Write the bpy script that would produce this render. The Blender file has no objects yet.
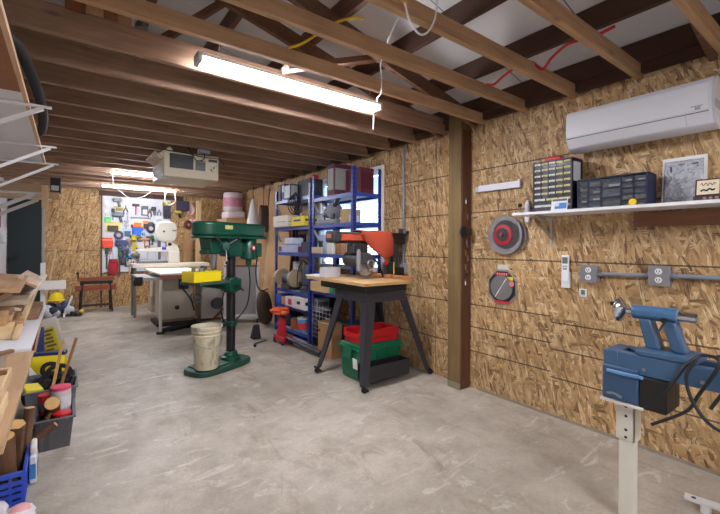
import bpy, bmesh, math, random
from mathutils import Vector, Matrix, Euler
RND = random.Random(11)
SC = bpy.context.scene
COL = SC.collection
PI = math.pi

# ------------------------------------------------------------------ materials
def lin(c):
    return tuple(((x/255)/12.92 if x/255 <= .04045 else ((x/255+.055)/1.055)**2.4) for x in c)

class NT:
    def __init__(s, name):
        s.m = bpy.data.materials.new(name); s.m.use_nodes = True
        s.t = s.m.node_tree; s.t.nodes.clear()
        s.out = s.n('ShaderNodeOutputMaterial')
    def n(s, typ, **kw):
        nd = s.t.nodes.new(typ)
        for k, v in kw.items():
            if k.startswith('i_'): nd.inputs[k[2:]].default_value = v
            else: setattr(nd, k, v)
        return nd
    def l(s, a, b): s.t.links.new(a, b)
    def mix(s, fac, a, b, mode='MIX'):
        nd = s.n('ShaderNodeMix', data_type='RGBA', blend_type=mode)
        for sock, v in ((nd.inputs[0], fac), (nd.inputs[6], a), (nd.inputs[7], b)):
            if hasattr(v, 'is_output'): s.l(v, sock)
            elif isinstance(v, (int, float)): sock.default_value = v
            else: sock.default_value = (*v[:3], 1)
        return nd.outputs[2]
    def math(s, op, a, b=0.0, c=None):
        nd = s.n('ShaderNodeMath', operation=op)
        for i, v in enumerate((a, b) if c is None else (a, b, c)):
            if hasattr(v, 'is_output'): s.l(v, nd.inputs[i])
            else: nd.inputs[i].default_value = v
        return nd.outputs[0]
    def coord(s): return s.n('ShaderNodeTexCoord').outputs['Object']
    def mapping(s, v, scale=(1,1,1), rot=(0,0,0), loc=(0,0,0)):
        nd = s.n('ShaderNodeMapping'); nd.inputs['Scale'].default_value = scale
        nd.inputs['Rotation'].default_value = rot; nd.inputs['Location'].default_value = loc
        s.l(v, nd.inputs['Vector']); return nd.outputs[0]
    def noise(s, v, scale, detail=4, rough=.55, dist=0):
        nd = s.n('ShaderNodeTexNoise', i_Scale=scale, i_Detail=detail, i_Roughness=rough, i_Distortion=dist)
        s.l(v, nd.inputs['Vector']); return nd
    def ramp(s, f, stops, interp='LINEAR'):
        nd = s.n('ShaderNodeValToRGB'); e = nd.color_ramp.elements; nd.color_ramp.interpolation = interp
        while len(e) < len(stops): e.new(.5)
        for el, (p, c) in zip(e, stops):
            el.position = p; el.color = (*c[:3], 1) if not isinstance(c, (int, float)) else (c, c, c, 1)
        s.l(f, nd.inputs[0]); return nd.outputs[0]
    def bsdf(s, col, rough=.5, metal=0, spec=.5, bump=None, bstr=.2, bdist=.01, **kw):
        b = s.n('ShaderNodeBsdfPrincipled')
        if hasattr(col, 'is_output'): s.l(col, b.inputs['Base Color'])
        else: b.inputs['Base Color'].default_value = (*col[:3], 1)
        if hasattr(rough, 'is_output'): s.l(rough, b.inputs['Roughness'])
        else: b.inputs['Roughness'].default_value = rough
        b.inputs['Metallic'].default_value = metal; b.inputs['Specular IOR Level'].default_value = spec
        for k, v in kw.items(): b.inputs[k.replace('_', ' ')].default_value = v
        if bump is not None:
            bp = s.n('ShaderNodeBump', i_Strength=bstr, i_Distance=bdist); s.l(bump, bp.inputs['Height']); s.l(bp.outputs[0], b.inputs['Normal'])
        s.l(b.outputs[0], s.out.inputs[0]); return b

_mc = {}
def mat(rgb, rough=.5, metal=0, var=.12, scale=14, bump=.0, name=None, **kw):
    """painted / plastic / metal surface with a slight procedural mottle; rgb is the surface's own colour (sRGB 0-255)"""
    key = (tuple(rgb), rough, metal, var, scale, bump, tuple(sorted(kw.items())))
    if key in _mc: return _mc[key]
    t = NT(name or 'surface'); c = lin(rgb)
    ns = t.noise(t.coord(), scale, 3)
    col = t.mix(ns.outputs['Fac'], tuple(x*(1-var) for x in c), tuple(min(1, x*(1+var)) for x in c))
    t.bsdf(col, rough, metal, bump=ns.outputs['Fac'] if bump else None, bstr=bump, **kw)
    _mc[key] = t.m; return t.m

def wood(c1, c2, axis='X', scale=1., rough=.6, knots=True, name='wood'):
    key = ('w', tuple(c1), tuple(c2), axis, scale, rough)
    if key in _mc: return _mc[key]
    t = NT(name); v = t.coord()
    sc = {'X': (1.2, 16, 16), 'Y': (16, 1.2, 16), 'Z': (16, 16, 1.2)}[axis]
    mv = t.mapping(v, tuple(q*scale for q in sc))
    n1 = t.noise(mv, 2.2, 5, .6, .6)
    n2 = t.noise(t.mapping(v, (2, 2, 2)), 1.1, 2)
    f = t.math('ADD', t.math('MULTIPLY', n1.outputs['Fac'], .7), t.math('MULTIPLY', n2.outputs['Fac'], .35))
    col = t.ramp(f, [(.32, lin(c1)), (.70, lin(c2))])
    if knots:
        vo = t.n('ShaderNodeTexVoronoi', i_Scale=1.0); t.l(t.mapping(v, tuple((2.2 if q < 5 else 6.) for q in sc)), vo.inputs['Vector'])
        k = t.ramp(vo.outputs['Distance'], [(.03, 1.), (.12, 0.)])
        col = t.mix(t.math('MULTIPLY', k, .55), col, tuple(x*.35 for x in lin(c1)))
    t.bsdf(col, rough, bump=n1.outputs['Fac'], bstr=.08, bdist=.004)
    _mc[key] = t.m; return t.m

def osb(name, plane, seams_h=(), seam_v=None, tint=(1, 1, 1)):
    t = NT(name); v = t.coord()
    sx = t.n('ShaderNodeSeparateXYZ'); t.l(v, sx.inputs[0])
    cb = t.n('ShaderNodeCombineXYZ'); t.l(sx.outputs[plane], cb.inputs[0]); t.l(sx.outputs[2], cb.inputs[1])
    p = cb.outputs[0]
    warp = t.n('ShaderNodeVectorMath', operation='SCALE'); warp.inputs['Scale'].default_value = .03
    wn = t.noise(p, 7, 2); t.l(wn.outputs['Color'], warp.inputs[0])
    ad = t.n('ShaderNodeVectorMath', operation='ADD'); t.l(p, ad.inputs[0]); t.l(warp.outputs[0], ad.inputs[1]); p2 = ad.outputs[0]
    stops = [(0, (112, 82, 52)), (.08, (146, 112, 72)), (.24, (174, 138, 92)), (.55, (190, 153, 106)), (.80, (206, 172, 126)), (.95, (230, 204, 164)), (1, (142, 106, 68))]
    stops = [(a, tuple(x*k for x, k in zip(lin(c), tint))) for a, c in stops]
    col = None; hgt = None
    for i, (ang, su, sv, th) in enumerate([(.35, 13, 44, 0), (-.7, 12, 50, .5), (1.3, 13, 48, .52), (.05, 10, 44, .58), (-1.15, 14, 60, .6), (1.75, 9, 52, .68)]):
        mv = t.mapping(p2, (su, sv, 1), (0, 0, 0), (i*3.3, i*7.1, 0))
        rot = t.n('ShaderNodeVectorRotate', rotation_type='Z_AXIS'); rot.inputs['Angle'].default_value = ang
        t.l(p2, rot.inputs['Vector'])
        mp = t.mapping(rot.outputs[0], (su, sv, 1), (0, 0, 0), (i*3.3, i*7.1, 0))
        vo = t.n('ShaderNodeTexVoronoi', voronoi_dimensions='2D', i_Scale=1.0); t.l(mp, vo.inputs['Vector'])
        sp = t.n('ShaderNodeSeparateColor'); t.l(vo.outputs['Color'], sp.inputs[0])
        grain = t.noise(t.mapping(rot.outputs[0], (12, 160, 1)), 1.0, 2)
        f = t.math('ADD', sp.outputs[0], t.math('MULTIPLY', t.math('SUBTRACT', grain.outputs['Fac'], .5), .9))
        ci = t.ramp(f, stops)
        ed = t.ramp(vo.outputs['Distance'], [(.30, 1.), (.9, .74)])
        ci = t.mix(1., ci, ed, 'MULTIPLY')
        if col is None: col = ci; hgt = sp.outputs[1]
        else:
            msk = t.math('GREATER_THAN', sp.outputs[1], th)
            col = t.mix(msk, col, ci)
            hgt = t.math('ADD', hgt, msk)
    big = t.noise(p, 1.3, 3)
    col = t.mix(1., col, t.ramp(big.outputs['Fac'], [(.3, .80), (.7, 1.12)]), 'MULTIPLY')
    line = None
    for (z, ya, yb) in seams_h:
        d = t.math('LESS_THAN', t.math('ABSOLUTE', t.math('SUBTRACT', sx.outputs[2], z)), .0052)
        d = t.math('MULTIPLY', d, t.math('MULTIPLY', t.math('GREATER_THAN', sx.outputs[plane], ya), t.math('LESS_THAN', sx.outputs[plane], yb)))
        line = d if line is None else t.math('MAXIMUM', line, d)
    for y in (seam_v or ()):
        d = t.math('LESS_THAN', t.math('ABSOLUTE', t.math('SUBTRACT', sx.outputs[plane], y)), .003)
        line = d if line is None else t.math('MAXIMUM', line, d)
    if line is not None: col = t.mix(t.math('MULTIPLY', line, .85), col, lin((50, 32, 20)))
    t.bsdf(col, .62, bump=hgt, bstr=.25, bdist=.004)
    return t.m

def emis(name, rgb, strength):
    t = NT(name); e = t.n('ShaderNodeEmission', i_Strength=strength); e.inputs[0].default_value = (*rgb, 1)
    t.l(e.outputs[0], t.out.inputs[0]); return t.m

def glassy(name, rgb=(235, 240, 242), rough=.08, alpha=.35):
    t = NT(name); v = t.noise(t.coord(), 9, 2)
    c = t.mix(v.outputs['Fac'], lin(rgb), tuple(min(1, x*1.05) for x in lin(rgb)))
    t.bsdf(c, rough, Alpha=alpha); return t.m

# ------------------------------------------------------------------ mesh builder
class MB:
    def __init__(s): s.bm = bmesh.new(); s.mi = 0; s.T = None
    def at(s, loc=(0, 0, 0), rot=(0, 0, 0)): s.T = Matrix.Translation(loc) @ Euler(rot).to_matrix().to_4x4(); return s
    def m(s, i): s.mi = i; return s
    def _v(s, p): p = Vector(p); return s.bm.verts.new(s.T @ p if s.T else p)
    def _f(s, vs):
        try: f = s.bm.faces.new(vs)
        except ValueError: return
        f.material_index = s.mi
    def bx(s, a, b):
        x0, y0, z0 = (min(p, q) for p, q in zip(a, b)); x1, y1, z1 = (max(p, q) for p, q in zip(a, b))
        v = [s._v(p) for p in ((x0,y0,z0),(x1,y0,z0),(x1,y1,z0),(x0,y1,z0),(x0,y0,z1),(x1,y0,z1),(x1,y1,z1),(x0,y1,z1))]
        for q in ((0,3,2,1),(4,5,6,7),(0,1,5,4),(1,2,6,5),(2,3,7,6),(3,0,4,7)): s._f([v[i] for i in q])
        return s
    def box(s, c, d, rot=None):
        old = s.T
        if rot is not None:
            M = Matrix.Translation(c) @ Euler(rot).to_matrix().to_4x4(); s.T = (old @ M) if old else M
            s.bx([-q/2 for q in d], [q/2 for q in d]); s.T = old
        else: s.bx([p-q/2 for p, q in zip(c, d)], [p+q/2 for p, q in zip(c, d)])
        return s
    def frust(s, a, b, z0, z1, la, lb):
        """frustum: rect half-sizes a at z0 centred la, b at z1 centred lb"""
        v = []
        for (h, z, l) in ((a, z0, la), (b, z1, lb)):
            for sx, sy in ((-1,-1),(1,-1),(1,1),(-1,1)): v.append(s._v((l[0]+sx*h[0], l[1]+sy*h[1], z)))
        for q in ((0,3,2,1),(4,5,6,7),(0,1,5,4),(1,2,6,5),(2,3,7,6),(3,0,4,7)): s._f([v[i] for i in q])
        return s
    def beam(s, p0, p1, w, h, up=(0, 0, 1)):
        p0 = Vector(p0); p1 = Vector(p1); d = (p1-p0).normalized(); up = Vector(up)
        if abs(d.dot(up)) > .98: up = Vector((1, 0, 0))
        r = d.cross(up).normalized(); u = r.cross(d)
        v = [s._v(p + r*(w/2*a) + u*(h/2*b)) for p in (p0, p1) for a, b in ((-1,-1),(1,-1),(1,1),(-1,1))]
        for q in ((0,1,2,3),(7,6,5,4),(0,4,5,1),(1,5,6,2),(2,6,7,3),(3,7,4,0)): s._f([v[i] for i in q])
        return s
    def tube(s, pts, r, n=8, cap=True, rs=None):
        pts = [Vector(p) for p in pts]; rings = []; nrm = None
        for i, p in enumerate(pts):
            d = (pts[min(i+1, len(pts)-1)] - pts[max(i-1, 0)])
            d = d.normalized() if d.length > 1e-9 else Vector((0, 0, 1))
            if nrm is None:
                nrm = d.cross(Vector((0, 0, 1)))
                if nrm.length < .05: nrm = d.cross(Vector((1, 0, 0)))
            nrm = (nrm - d*nrm.dot(d)).normalized(); b = d.cross(nrm); rr = rs[i] if rs else r
            rings.append([s._v(p + nrm*(rr*math.cos(2*PI*k/n)) + b*(rr*math.sin(2*PI*k/n))) for k in range(n)])
        for a, c in zip(rings, rings[1:]):
            for k in range(n): s._f([a[k], a[(k+1) % n], c[(k+1) % n], c[k]])
        if cap: s._f(rings[0][::-1]); s._f(rings[-1])
        return s
    def cyl(s, p0, p1, r0, r1=None, n=20): return s.tube([p0, p1], r0, n, rs=[r0, r0 if r1 is None else r1])
    def lathe(s, prof, c=(0, 0, 0), axis=(0, 0, 1), n=24):
        """prof: (radius, height) along axis"""
        c = Vector(c); ax = Vector(axis).normalized(); a = ax.cross(Vector((0, 1, 0)))
        if a.length < .1: a = ax.cross(Vector((1, 0, 0)))
        a.normalize(); b = ax.cross(a); rings = []
        for r, h in prof:
            if r < 1e-5: rings.append([s._v(c+ax*h)])
            else: rings.append([s._v(c + ax*h + a*(r*math.cos(2*PI*k/n)) + b*(r*math.sin(2*PI*k/n))) for k in range(n)])
        for p, q in zip(rings, rings[1:]):
            for k in range(n):
                k2 = (k+1) % n
                if len(p) == 1 and len(q) == 1: continue
                if len(p) == 1: s._f([p[0], q[k2], q[k]])
                elif len(q) == 1: s._f([p[k], p[k2], q[0]])
                else: s._f([p[k], p[k2], q[k2], q[k]])
        return s
    def prism(s, poly, axis, a, b):
        """poly in the plane normal to axis ('x': (y,z), 'y': (x,z), 'z': (x,y)); extruded from a to b"""
        def P(q, h): return {'x': (h, q[0], q[1]), 'y': (q[0], h, q[1]), 'z': (q[0], q[1], h)}[axis]
        A = [s._v(P(q, a)) for q in poly]; B = [s._v(P(q, b)) for q in poly]; n = len(poly)
        s._f(A[::-1]); s._f(B)
        for i in range(n): s._f([A[i], A[(i+1) % n], B[(i+1) % n], B[i]])
        return s
    def sph(s, c, r, n=16, m=10):
        r = (r, r, r) if isinstance(r, (int, float)) else r; rings = []
        for j in range(m+1):
            th = PI*j/m
            if j in (0, m): rings.append([s._v((c[0], c[1], c[2]+r[2]*math.cos(th)))])
            else: rings.append([s._v((c[0]+r[0]*math.sin(th)*math.cos(2*PI*k/n), c[1]+r[1]*math.sin(th)*math.sin(2*PI*k/n), c[2]+r[2]*math.cos(th))) for k in range(n)])
        for p, q in zip(rings, rings[1:]):
            for k in range(n):
                k2 = (k+1) % n
                if len(p) == 1: s._f([p[0], q[k], q[k2]])
                elif len(q) == 1: s._f([p[k], q[0], p[k2]])
                else: s._f([p[k], q[k], q[k2], p[k2]])
        return s
    def tor(s, c, R, r, axis=(0, 0, 1), n=28, m=10, arc=1.0, start=0):
        c = Vector(c); ax = Vector(axis).normalized(); a = ax.cross(Vector((0, 1, 0)))
        if a.length < .1: a = ax.cross(Vector((1, 0, 0)))
        a.normalize(); b = ax.cross(a)
        cnt = int(n*arc); 
        pts = [c + a*(R*math.cos(start+2*PI*k/n)) + b*(R*math.sin(start+2*PI*k/n)) for k in range(cnt+1)]
        return s.tube(pts, r, m, cap=arc < 1)
    def grid(s, fn, nu, nv, thick=None):
        V = [[s._v(fn(i/nu, j/nv)) for j in range(nv+1)] for i in range(nu+1)]
        for i in range(nu):
            for j in range(nv): s._f([V[i][j], V[i+1][j], V[i+1][j+1], V[i][j+1]])
        return s
    def build(s, name, mats, parent=None, bevel=0, seg=2, smooth=40, solid=0, subd=0, world=True):
        if not isinstance(mats, (list, tuple)): mats = [mats]
        bm = s.bm
        bmesh.ops.recalc_face_normals(bm, faces=bm.faces) if not solid else None
        if parent is not None:
            if world: bmesh.ops.translate(bm, verts=bm.verts, vec=-Vector(parent.get('_o', (0, 0, 0))))
            org = None
        else:
            lo = [min(v.co[i] for v in bm.verts) for i in range(3)]; hi = [max(v.co[i] for v in bm.verts) for i in range(3)]
            org = Vector(((lo[0]+hi[0])/2, (lo[1]+hi[1])/2, lo[2]))
            bmesh.ops.translate(bm, verts=bm.verts, vec=-org)
        me = bpy.data.meshes.new(name); bm.to_mesh(me); bm.free()
        for q in mats: me.materials.append(q)
        o = bpy.data.objects.new(name, me); COL.objects.link(o)
        if parent is not None: o.parent = parent
        else: o.location = org
        if smooth:
            for p in me.polygons: p.use_smooth = True
            me.set_sharp_from_angle(angle=math.radians(smooth))
        if solid:
            md = o.modifiers.new('thickness', 'SOLIDIFY'); md.thickness = solid; md.offset = 0
        if subd:
            md = o.modifiers.new('subdivision', 'SUBSURF'); md.levels = subd; md.render_levels = subd
        if bevel:
            md = o.modifiers.new('bevel', 'BEVEL'); md.width = bevel; md.segments = seg; md.limit_method = 'ANGLE'; md.angle_limit = math.radians(35)
        return o

def thing(name, label, cat, loc=(0, 0, 0), rotz=0, group=None, local=False, rot=None):
    """an Empty at the thing's base; parts are authored in world coordinates unless local=True"""
    o = bpy.data.objects.new(name, None); COL.objects.link(o); o.location = loc
    o.rotation_euler = rot if rot else (0, 0, rotz); o.empty_display_size = .1
    o['label'] = label; o['category'] = cat
    if group: o['group'] = group
    o['_o'] = (0, 0, 0) if local else tuple(loc)
    return o
def tag(o, label, cat, group=None, kind=None):
    o['label'] = label; o['category'] = cat
    if group: o['group'] = group
    if kind: o['kind'] = kind
    return o
def struct(o, label=None):
    o['kind'] = 'structure'
    if label: o['label'] = label
    return o
def dup(root, loc, label, rotz=None):
    r = root.copy(); COL.objects.link(r); r.location = loc; r['label'] = label
    if rotz is not None: r.rotation_euler = (0, 0, rotz)
    for ch in list(root.children):
        c = ch.copy(); COL.objects.link(c); c.parent = r
        for g in list(ch.children):
            d = g.copy(); COL.objects.link(d); d.parent = c
    return r
def smooth_path(pts, k=8):
    P = [Vector(p) for p in pts]; P = [P[0]*2-P[1]] + P + [P[-1]*2-P[-2]]; out = []
    for i in range(1, len(P)-2):
        for j in range(k):
            t = j/k; a, b, c, d = P[i-1:i+3]
            out.append(.5*((2*b)+(c-a)*t+(2*a-5*b+4*c-d)*t*t+(3*b-a-3*c+d)*t**3))
    out.append(P[-2]); return out

# ------------------------------------------------------------------ palette
WHITE = mat((226, 226, 228), .45, var=.03)
OFFWHITE = mat((214, 212, 204), .5, var=.05)
BLACK = mat((22, 22, 25), .45, var=.2)
DARK = mat((44, 44, 50), .5, var=.15)
STEEL = mat((150, 152, 156), .32, metal=.85, var=.1, scale=30)
GREY = mat((128, 132, 138), .5, var=.08)
CHROME = mat((200, 202, 206), .15, metal=1, var=.04)
CREAM = mat((214, 206, 186), .45, var=.05)
GREEN = mat((8, 70, 52), .32, var=.12)
BLUE = mat((34, 62, 158), .4, var=.12)
YELLOW = mat((236, 212, 20), .45, var=.05)
RED = mat((200, 30, 34), .42, var=.08)
ORANGE = mat((188, 76, 50), .8, var=.08)
PINEX = wood((126, 97, 78), (174, 141, 116), 'X', name='joist_wood')
PINEN = wood((146, 112, 80), (194, 156, 116), 'X', name='new_joist_wood')
PINEY = wood((78, 52, 38), (124, 90, 66), 'Y', name='purlin_wood')
PLANKY = wood((170, 128, 88), (214, 178, 136), 'Y', .7, name='board_wood_y')
PLANKX = wood((170, 128, 88), (214, 178, 136), 'X', .7, name='board_wood_x')
PLANKZ = wood((150, 108, 68), (198, 158, 112), 'Z', .7, name='board_wood_z')
CARD = mat((176, 134, 92), .8, var=.06)
BROWN = mat((120, 78, 50), .7, var=.12)
RUBBER = mat((26, 26, 28), .75, var=.15)
CABLE = mat((20, 20, 22), .55, var=.1)
CLEARP = glassy('clear_plastic', (222, 226, 232), .12, .4)
PAPER = mat((238, 238, 236), .7, var=.02)
# ================================================================== SETTING
W = 2.987; BK = 9.6; LW = -.9; FR = -3.2; JZ = 2.39
# ---- floor: worn concrete slab
t = NT('concrete'); v = t.coord()
n1 = t.noise(v, .9, 6, .6, .4); n2 = t.noise(v, 5.5, 6, .65); n3 = t.noise(v, 60, 3, .6)
c = t.ramp(n1.outputs['Fac'], [(.30, lin((142, 134, 124))), (.5, lin((168, 160, 150))), (.72, lin((190, 182, 172)))])
c = t.mix(t.ramp(n2.outputs['Fac'], [(.42, 0.), (.72, .55)]), c, lin((134, 122, 110)))
sc_ = t.noise(t.mapping(v, (1.2, 3.4, 1), (0, 0, .6)), 2.4, 8, .7, 1.2)
c = t.mix(t.ramp(sc_.outputs['Fac'], [(.56, 0.), (.68, .5)]), c, lin((216, 212, 206)))
st = t.noise(t.mapping(v, (3.1, 1.3, 1), (0, 0, .3), (5, 2, 0)), 1.6, 7, .72, .8)
c = t.mix(t.ramp(st.outputs['Fac'], [(.55, 0.), (.72, .6)]), c, lin((118, 98, 80)))
c = t.mix(1., c, t.ramp(n3.outputs['Fac'], [(.3, .90), (.7, 1.06)]), 'MULTIPLY')
c = t.mix(1., c, (1.12, 1.11, 1.08), 'MULTIPLY')
t.bsdf(c, t.ramp(n2.outputs['Fac'], [(.3, .42), (.7, .62)]), bump=n2.outputs['Fac'], bstr=.12, bdist=.004)
struct(MB().bx((-1.0, FR-.2, -.12), (W+.1, BK+.1, 0)).build('floor', t.m, smooth=0))

# ---- right wall, OSB, with the window opening
WY0, WY1, WZ0, WZ1 = 3.60, 4.95, 1.04, 2.20
SH = [(.765, 1.55, 9), (1.188, 0, 9), (1.607, 0, 9), (1.99, 0, 9), (.56, 1.55, 2.4), (.34, 1.55, 2.4), (.72, -4, 1.55), (.515, -4, 1.55), (.30, -4, 1.55), (.38, 2.4, 9)]
mw = osb('osb_wall_board', 1, SH, [2.73, 2.98, 3.46])
b = MB(); X0, X1 = W, W+.06
b.bx((X0, FR, 0), (X1, WY0, 2.42)).bx((X0, WY1, 0), (X1, BK, 2.42)).bx((X0, WY0, 0), (X1, WY1, WZ0)).bx((X0, WY0, WZ1), (X1, WY1, 2.42))
o = b.build('wall_right', mw, smooth=0); o.data.transform(Matrix.Translation(o.location)); o.location = (0, 0, 0); struct(o)
# ---- back wall
mb_ = osb('osb_back_board', 0, ((1.16, -2, 9),), (.27,), (1.0, .95, .88))
o = MB().bx((-1.0, BK, 0), (W+.06, BK+.06, 4)).build('wall_back', mb_, smooth=0)
o.data.transform(Matrix.Translation(o.location)); o.location = (0, 0, 0); struct(o)
LWM = mat((222, 224, 232), .6, var=.03, scale=3, name='painted_wall')
struct(MB().bx((LW-.06, FR, 0), (LW, BK, 4)).build('wall_left', LWM, smooth=0))
b = MB(); b.bx((LW, FR-.06, 0), (W+.06, FR, 4))
struct(b.build('wall_front', LWM, smooth=0))
# dark header board over the pegboard
struct(MB().bx((.50, BK-.03, 2.29), (2.1, BK-.001, 2.42)).build('trim_1', mat((70, 44, 34), .6, var=.2), bevel=.003))
struct(MB().bx((-.355, BK-.025, 0), (-.40, BK-.001, 2.3)).build('trim_2', mat((150, 150, 146), .5), bevel=.003))
struct(MB().bx((.535, BK-.02, 0), (.56, BK-.001, 2.29)).build('trim_3', mat((74, 52, 40), .6), bevel=.002))
# base line of the OSB: thin dark gap strip
struct(MB().bx((W-.006, FR, 0), (W, 2.2, .02)).build('baseboard_right', mat((148, 136, 122), .8, var=.2), smooth=0))

# ---- window with blinds
b = MB()
for a, c_ in (((W-.03, WY0-.05, WZ0-.05), (W+.07, WY0, WZ1+.05)), ((W-.03, WY1, WZ0-.05), (W+.07, WY1+.05, WZ1+.05)), ((W-.03, WY0, WZ1), (W+.07, WY1, WZ1+.05)), ((W-.05, WY0, WZ0-.05), (W+.07, WY1, WZ0)), ((W+.03, 4.26, WZ0), (W+.055, 4.30, WZ1))): b.bx(a, c_)
win = struct(b.build('window_1', WHITE, bevel=.004))
win['_o'] = tuple(win.location)
MB().bx((W+.04, WY0, WZ0), (W+.045, WY1, WZ1)).build('pane', glassy('window_glass', (240, 246, 255), .02, .12), win, smooth=0)
t = NT('blind_slat'); nn = t.noise(t.coord(), 5, 2); cc = t.mix(nn.outputs['Fac'], (.80, .82, .86), (.86, .88, .92))
d1 = t.n('ShaderNodeBsdfDiffuse'); t.l(cc, d1.inputs[0]); d2 = t.n('ShaderNodeBsdfTranslucent'); t.l(cc, d2.inputs[0])
ms = t.n('ShaderNodeMixShader'); ms.inputs[0].default_value = .5; t.l(d1.outputs[0], ms.inputs[1]); t.l(d2.outputs[0], ms.inputs[2]); t.l(ms.outputs[0], t.out.inputs[0])
b = MB(); z = WZ0+.03
while z < WZ1-.05:
    b.box((W+.008, (WY0+WY1)/2, z), (.040, WY1-WY0-.02, .0025), (0, math.radians(38), 0)); z += .034
b.bx((W-.014, WY0+.01, WZ1-.045), (W+.028, WY1-.01, WZ1))
b.build('blind', t.m, win, smooth=0)

# ---- roof: white insulated deck sloping down to the right wall
def roofz(x): return 2.615 + .25*(2.93-x)
t = NT('roof_deck'); v = t.coord(); n1 = t.noise(v, 1.5, 3); n2 = t.noise(v, 30, 2)
sx = t.n('ShaderNodeSeparateXYZ'); t.l(v, sx.inputs[0])
c = t.mix(n1.outputs['Fac'], lin((196, 196, 200)), lin((222, 222, 226)))
ln = t.math('LESS_THAN', t.math('FRACT', t.math('DIVIDE', t.math('ADD', sx.outputs[1], .07), .61)), .012)
c = t.mix(ln, c, lin((90, 90, 92)))
t.bsdf(c, .6, bump=n2.outputs['Fac'], bstr=.08)
b = MB()
b.prism([(3.1, roofz(3.1)), (3.1, roofz(3.1)+.05), (-1.1, roofz(-1.1)+.05), (-1.1, roofz(-1.1))], 'y', FR-.1, BK+.1)
roof = b.build('ceiling', t.m, smooth=0); roof.data.transform(Matrix.Translation(roof.location)); roof.location = (0, 0, 0)
struct(roof); roof['_o'] = (0, 0, 0)
DW = mat((72, 46, 34), .7, var=.2, scale=6, name='dark_purlin')  # even darker brown for the right-hand purlins and the wall plate
for x in (2.93, 2.5, 2.0, 1.5, 1.0, .5, 0, -.5):
    z1 = roofz(x+.02)+.004; MB().bx((x-.019, FR, z1-.135), (x+.019, BK, z1)).build('purlin', PINEY if x < 2 else DW, roof, smooth=0)
MB().bx((W-.05, FR, 2.42), (W+.06, BK, 2.50)).build('wall_plate', DW, roof, smooth=0)
JY = [-2.7, -2.3, -1.9, -1.5, -1.1, -.68, -.26, .15, .56, .97, 1.375, 1.765, 2.165] + [2.597+.4095*k for k in range(18)]
for k, y in enumerate(JY):
    if y > BK: continue
    h = .089 if k < 13 else (.152 if k == 13 else .185)
    MB().bx((LW, y-.019, JZ), (W-.005, y+.019, JZ+h)).build('joist', PINEN if k < 13 else PINEX, roof, bevel=.003, seg=1, smooth=0)
# rafters (truss top chords) and webs
for y in (.60, 2.23, 2.64):
    MB().prism([(2.95, roofz(2.95)-.14), (2.95, roofz(2.95)-.245), (-.9, roofz(-.9)-.245), (-.9, roofz(-.9)-.14)], 'y', y-.019, y+.019).build('rafter', PINEY, roof, smooth=0)
for (xa, za, xb, zb, y) in ((1.1, 2.42, 1.9, 2.72, 2.25), (.1, 2.42, -.1, 3.1, 2.64), (.32, 2.42, .9, 3.0, 2.64)):
    MB().beam((xa, y+.04, za), (xb, y+.04, zb), .038, .09, (0, 1, 0)).build('web', PINEY, roof, smooth=0)
MB().bx((.93, 1.338, 2.42), (1.26, 1.355, 2.60)).build('gusset', mat((206, 168, 112), .6, var=.12), roof, smooth=0)
MB().bx((.03, 2.572, 2.53), (.07, 2.594, 2.86)).build('web', PINEY, roof, smooth=0)
MB().bx((-.02, 2.56, 2.53), (.05, 2.60, 2.95)).build('web', wood((120, 70, 44), (150, 92, 60), 'Z'), roof, smooth=0)

# ---- post
POST = wood((100, 80, 50), (134, 110, 72), 'Z', .8, .65)
post = struct(MB().bx((2.85, 2.31, 0), (W-.001, 2.455, JZ+.16)).build('timber_column', POST, bevel=.004)); post['_o'] = tuple(post.location)
MB().bx((2.865, 2.303, .0), (W-.002, 2.309, 2.36)).build('column_side_board', wood((74, 44, 30), (108, 68, 46), 'Z', 1, .6), post, bevel=.001)
MB().bx((2.835, 2.30, 0), (2.849, 2.44, .055)).build('foot_plate', mat((142, 132, 110), .7), post, bevel=.002)

# ---- back door (dark green) with lever
d = struct(MB().bx((-.88, BK-.045, 0), (-.405, BK-.004, 2.22)).build('door_1', mat((8, 30, 34), .5, var=.08), bevel=.004)); d['_o'] = tuple(d.location)
MB().cyl((-.85, BK-.05, 1.02), (-.85, BK-.10, 1.02), .022).beam((-.85, BK-.10, 1.02), (-.74, BK-.10, 1.02), .02, .02).build('door_handle', BLACK, d, bevel=.003)

# ================================================================== LIGHTS
TUBE = emis('lit_diffuser', (.95, .95, 1), 62.)
def fixture(x0, x1, y, z, label, wide=.105, lit=None):
    L = x1-x0; cx = (x0+x1)/2
    r = thing('ceiling_light', label, 'light', (cx, y, z), group='shop lights under the joists')
    MB().bx((x0, y-wide/2, z+.03), (x1, y+wide/2, z+.055)).build('housing', WHITE, r, bevel=.004)
    MB().prism([(-wide/2+.006, z+.029), (-wide/2+.018, z), (wide/2-.018, z), (wide/2-.006, z+.029)], 'x', x0+.03, x1-.03)
    b = MB(); b.at((0, y, 0)); b.prism([(-wide/2+.004, z+.029), (-wide/2+.016, z), (wide/2-.016, z), (wide/2-.004, z+.029)], 'x', x0+.028, x1-.028); b.T = None
    b.build('diffuser', lit or TUBE, r, smooth=0)
    for xx in (x0, x1-.026): MB().bx((xx, y-wide/2-.002, z-.003), (xx+.026, y+wide/2+.002, z+.056)).build('end_cap', mat((196, 198, 202), .4), r, bevel=.004)
    for xx in (x0+.12, x1-.12): MB().tube([(xx, y-.02, z+.05), (xx, y-.05, z+.12), (xx, y, z+.20)], .003, 6).build('hanging_wire', STEEL, r)
    return r
lt = fixture(.60, 1.985, 2.44, 2.372, 'long lit shop light nearest the camera, under the bare rafters')
MB().tube([(1.90, 2.39, 2.38), (1.90, 2.39, 2.20)], .0035, 6).build('pull_cord', WHITE, lt)
STRIP = emis('lit_strip', (.95, .96, 1), 90.)
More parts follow.
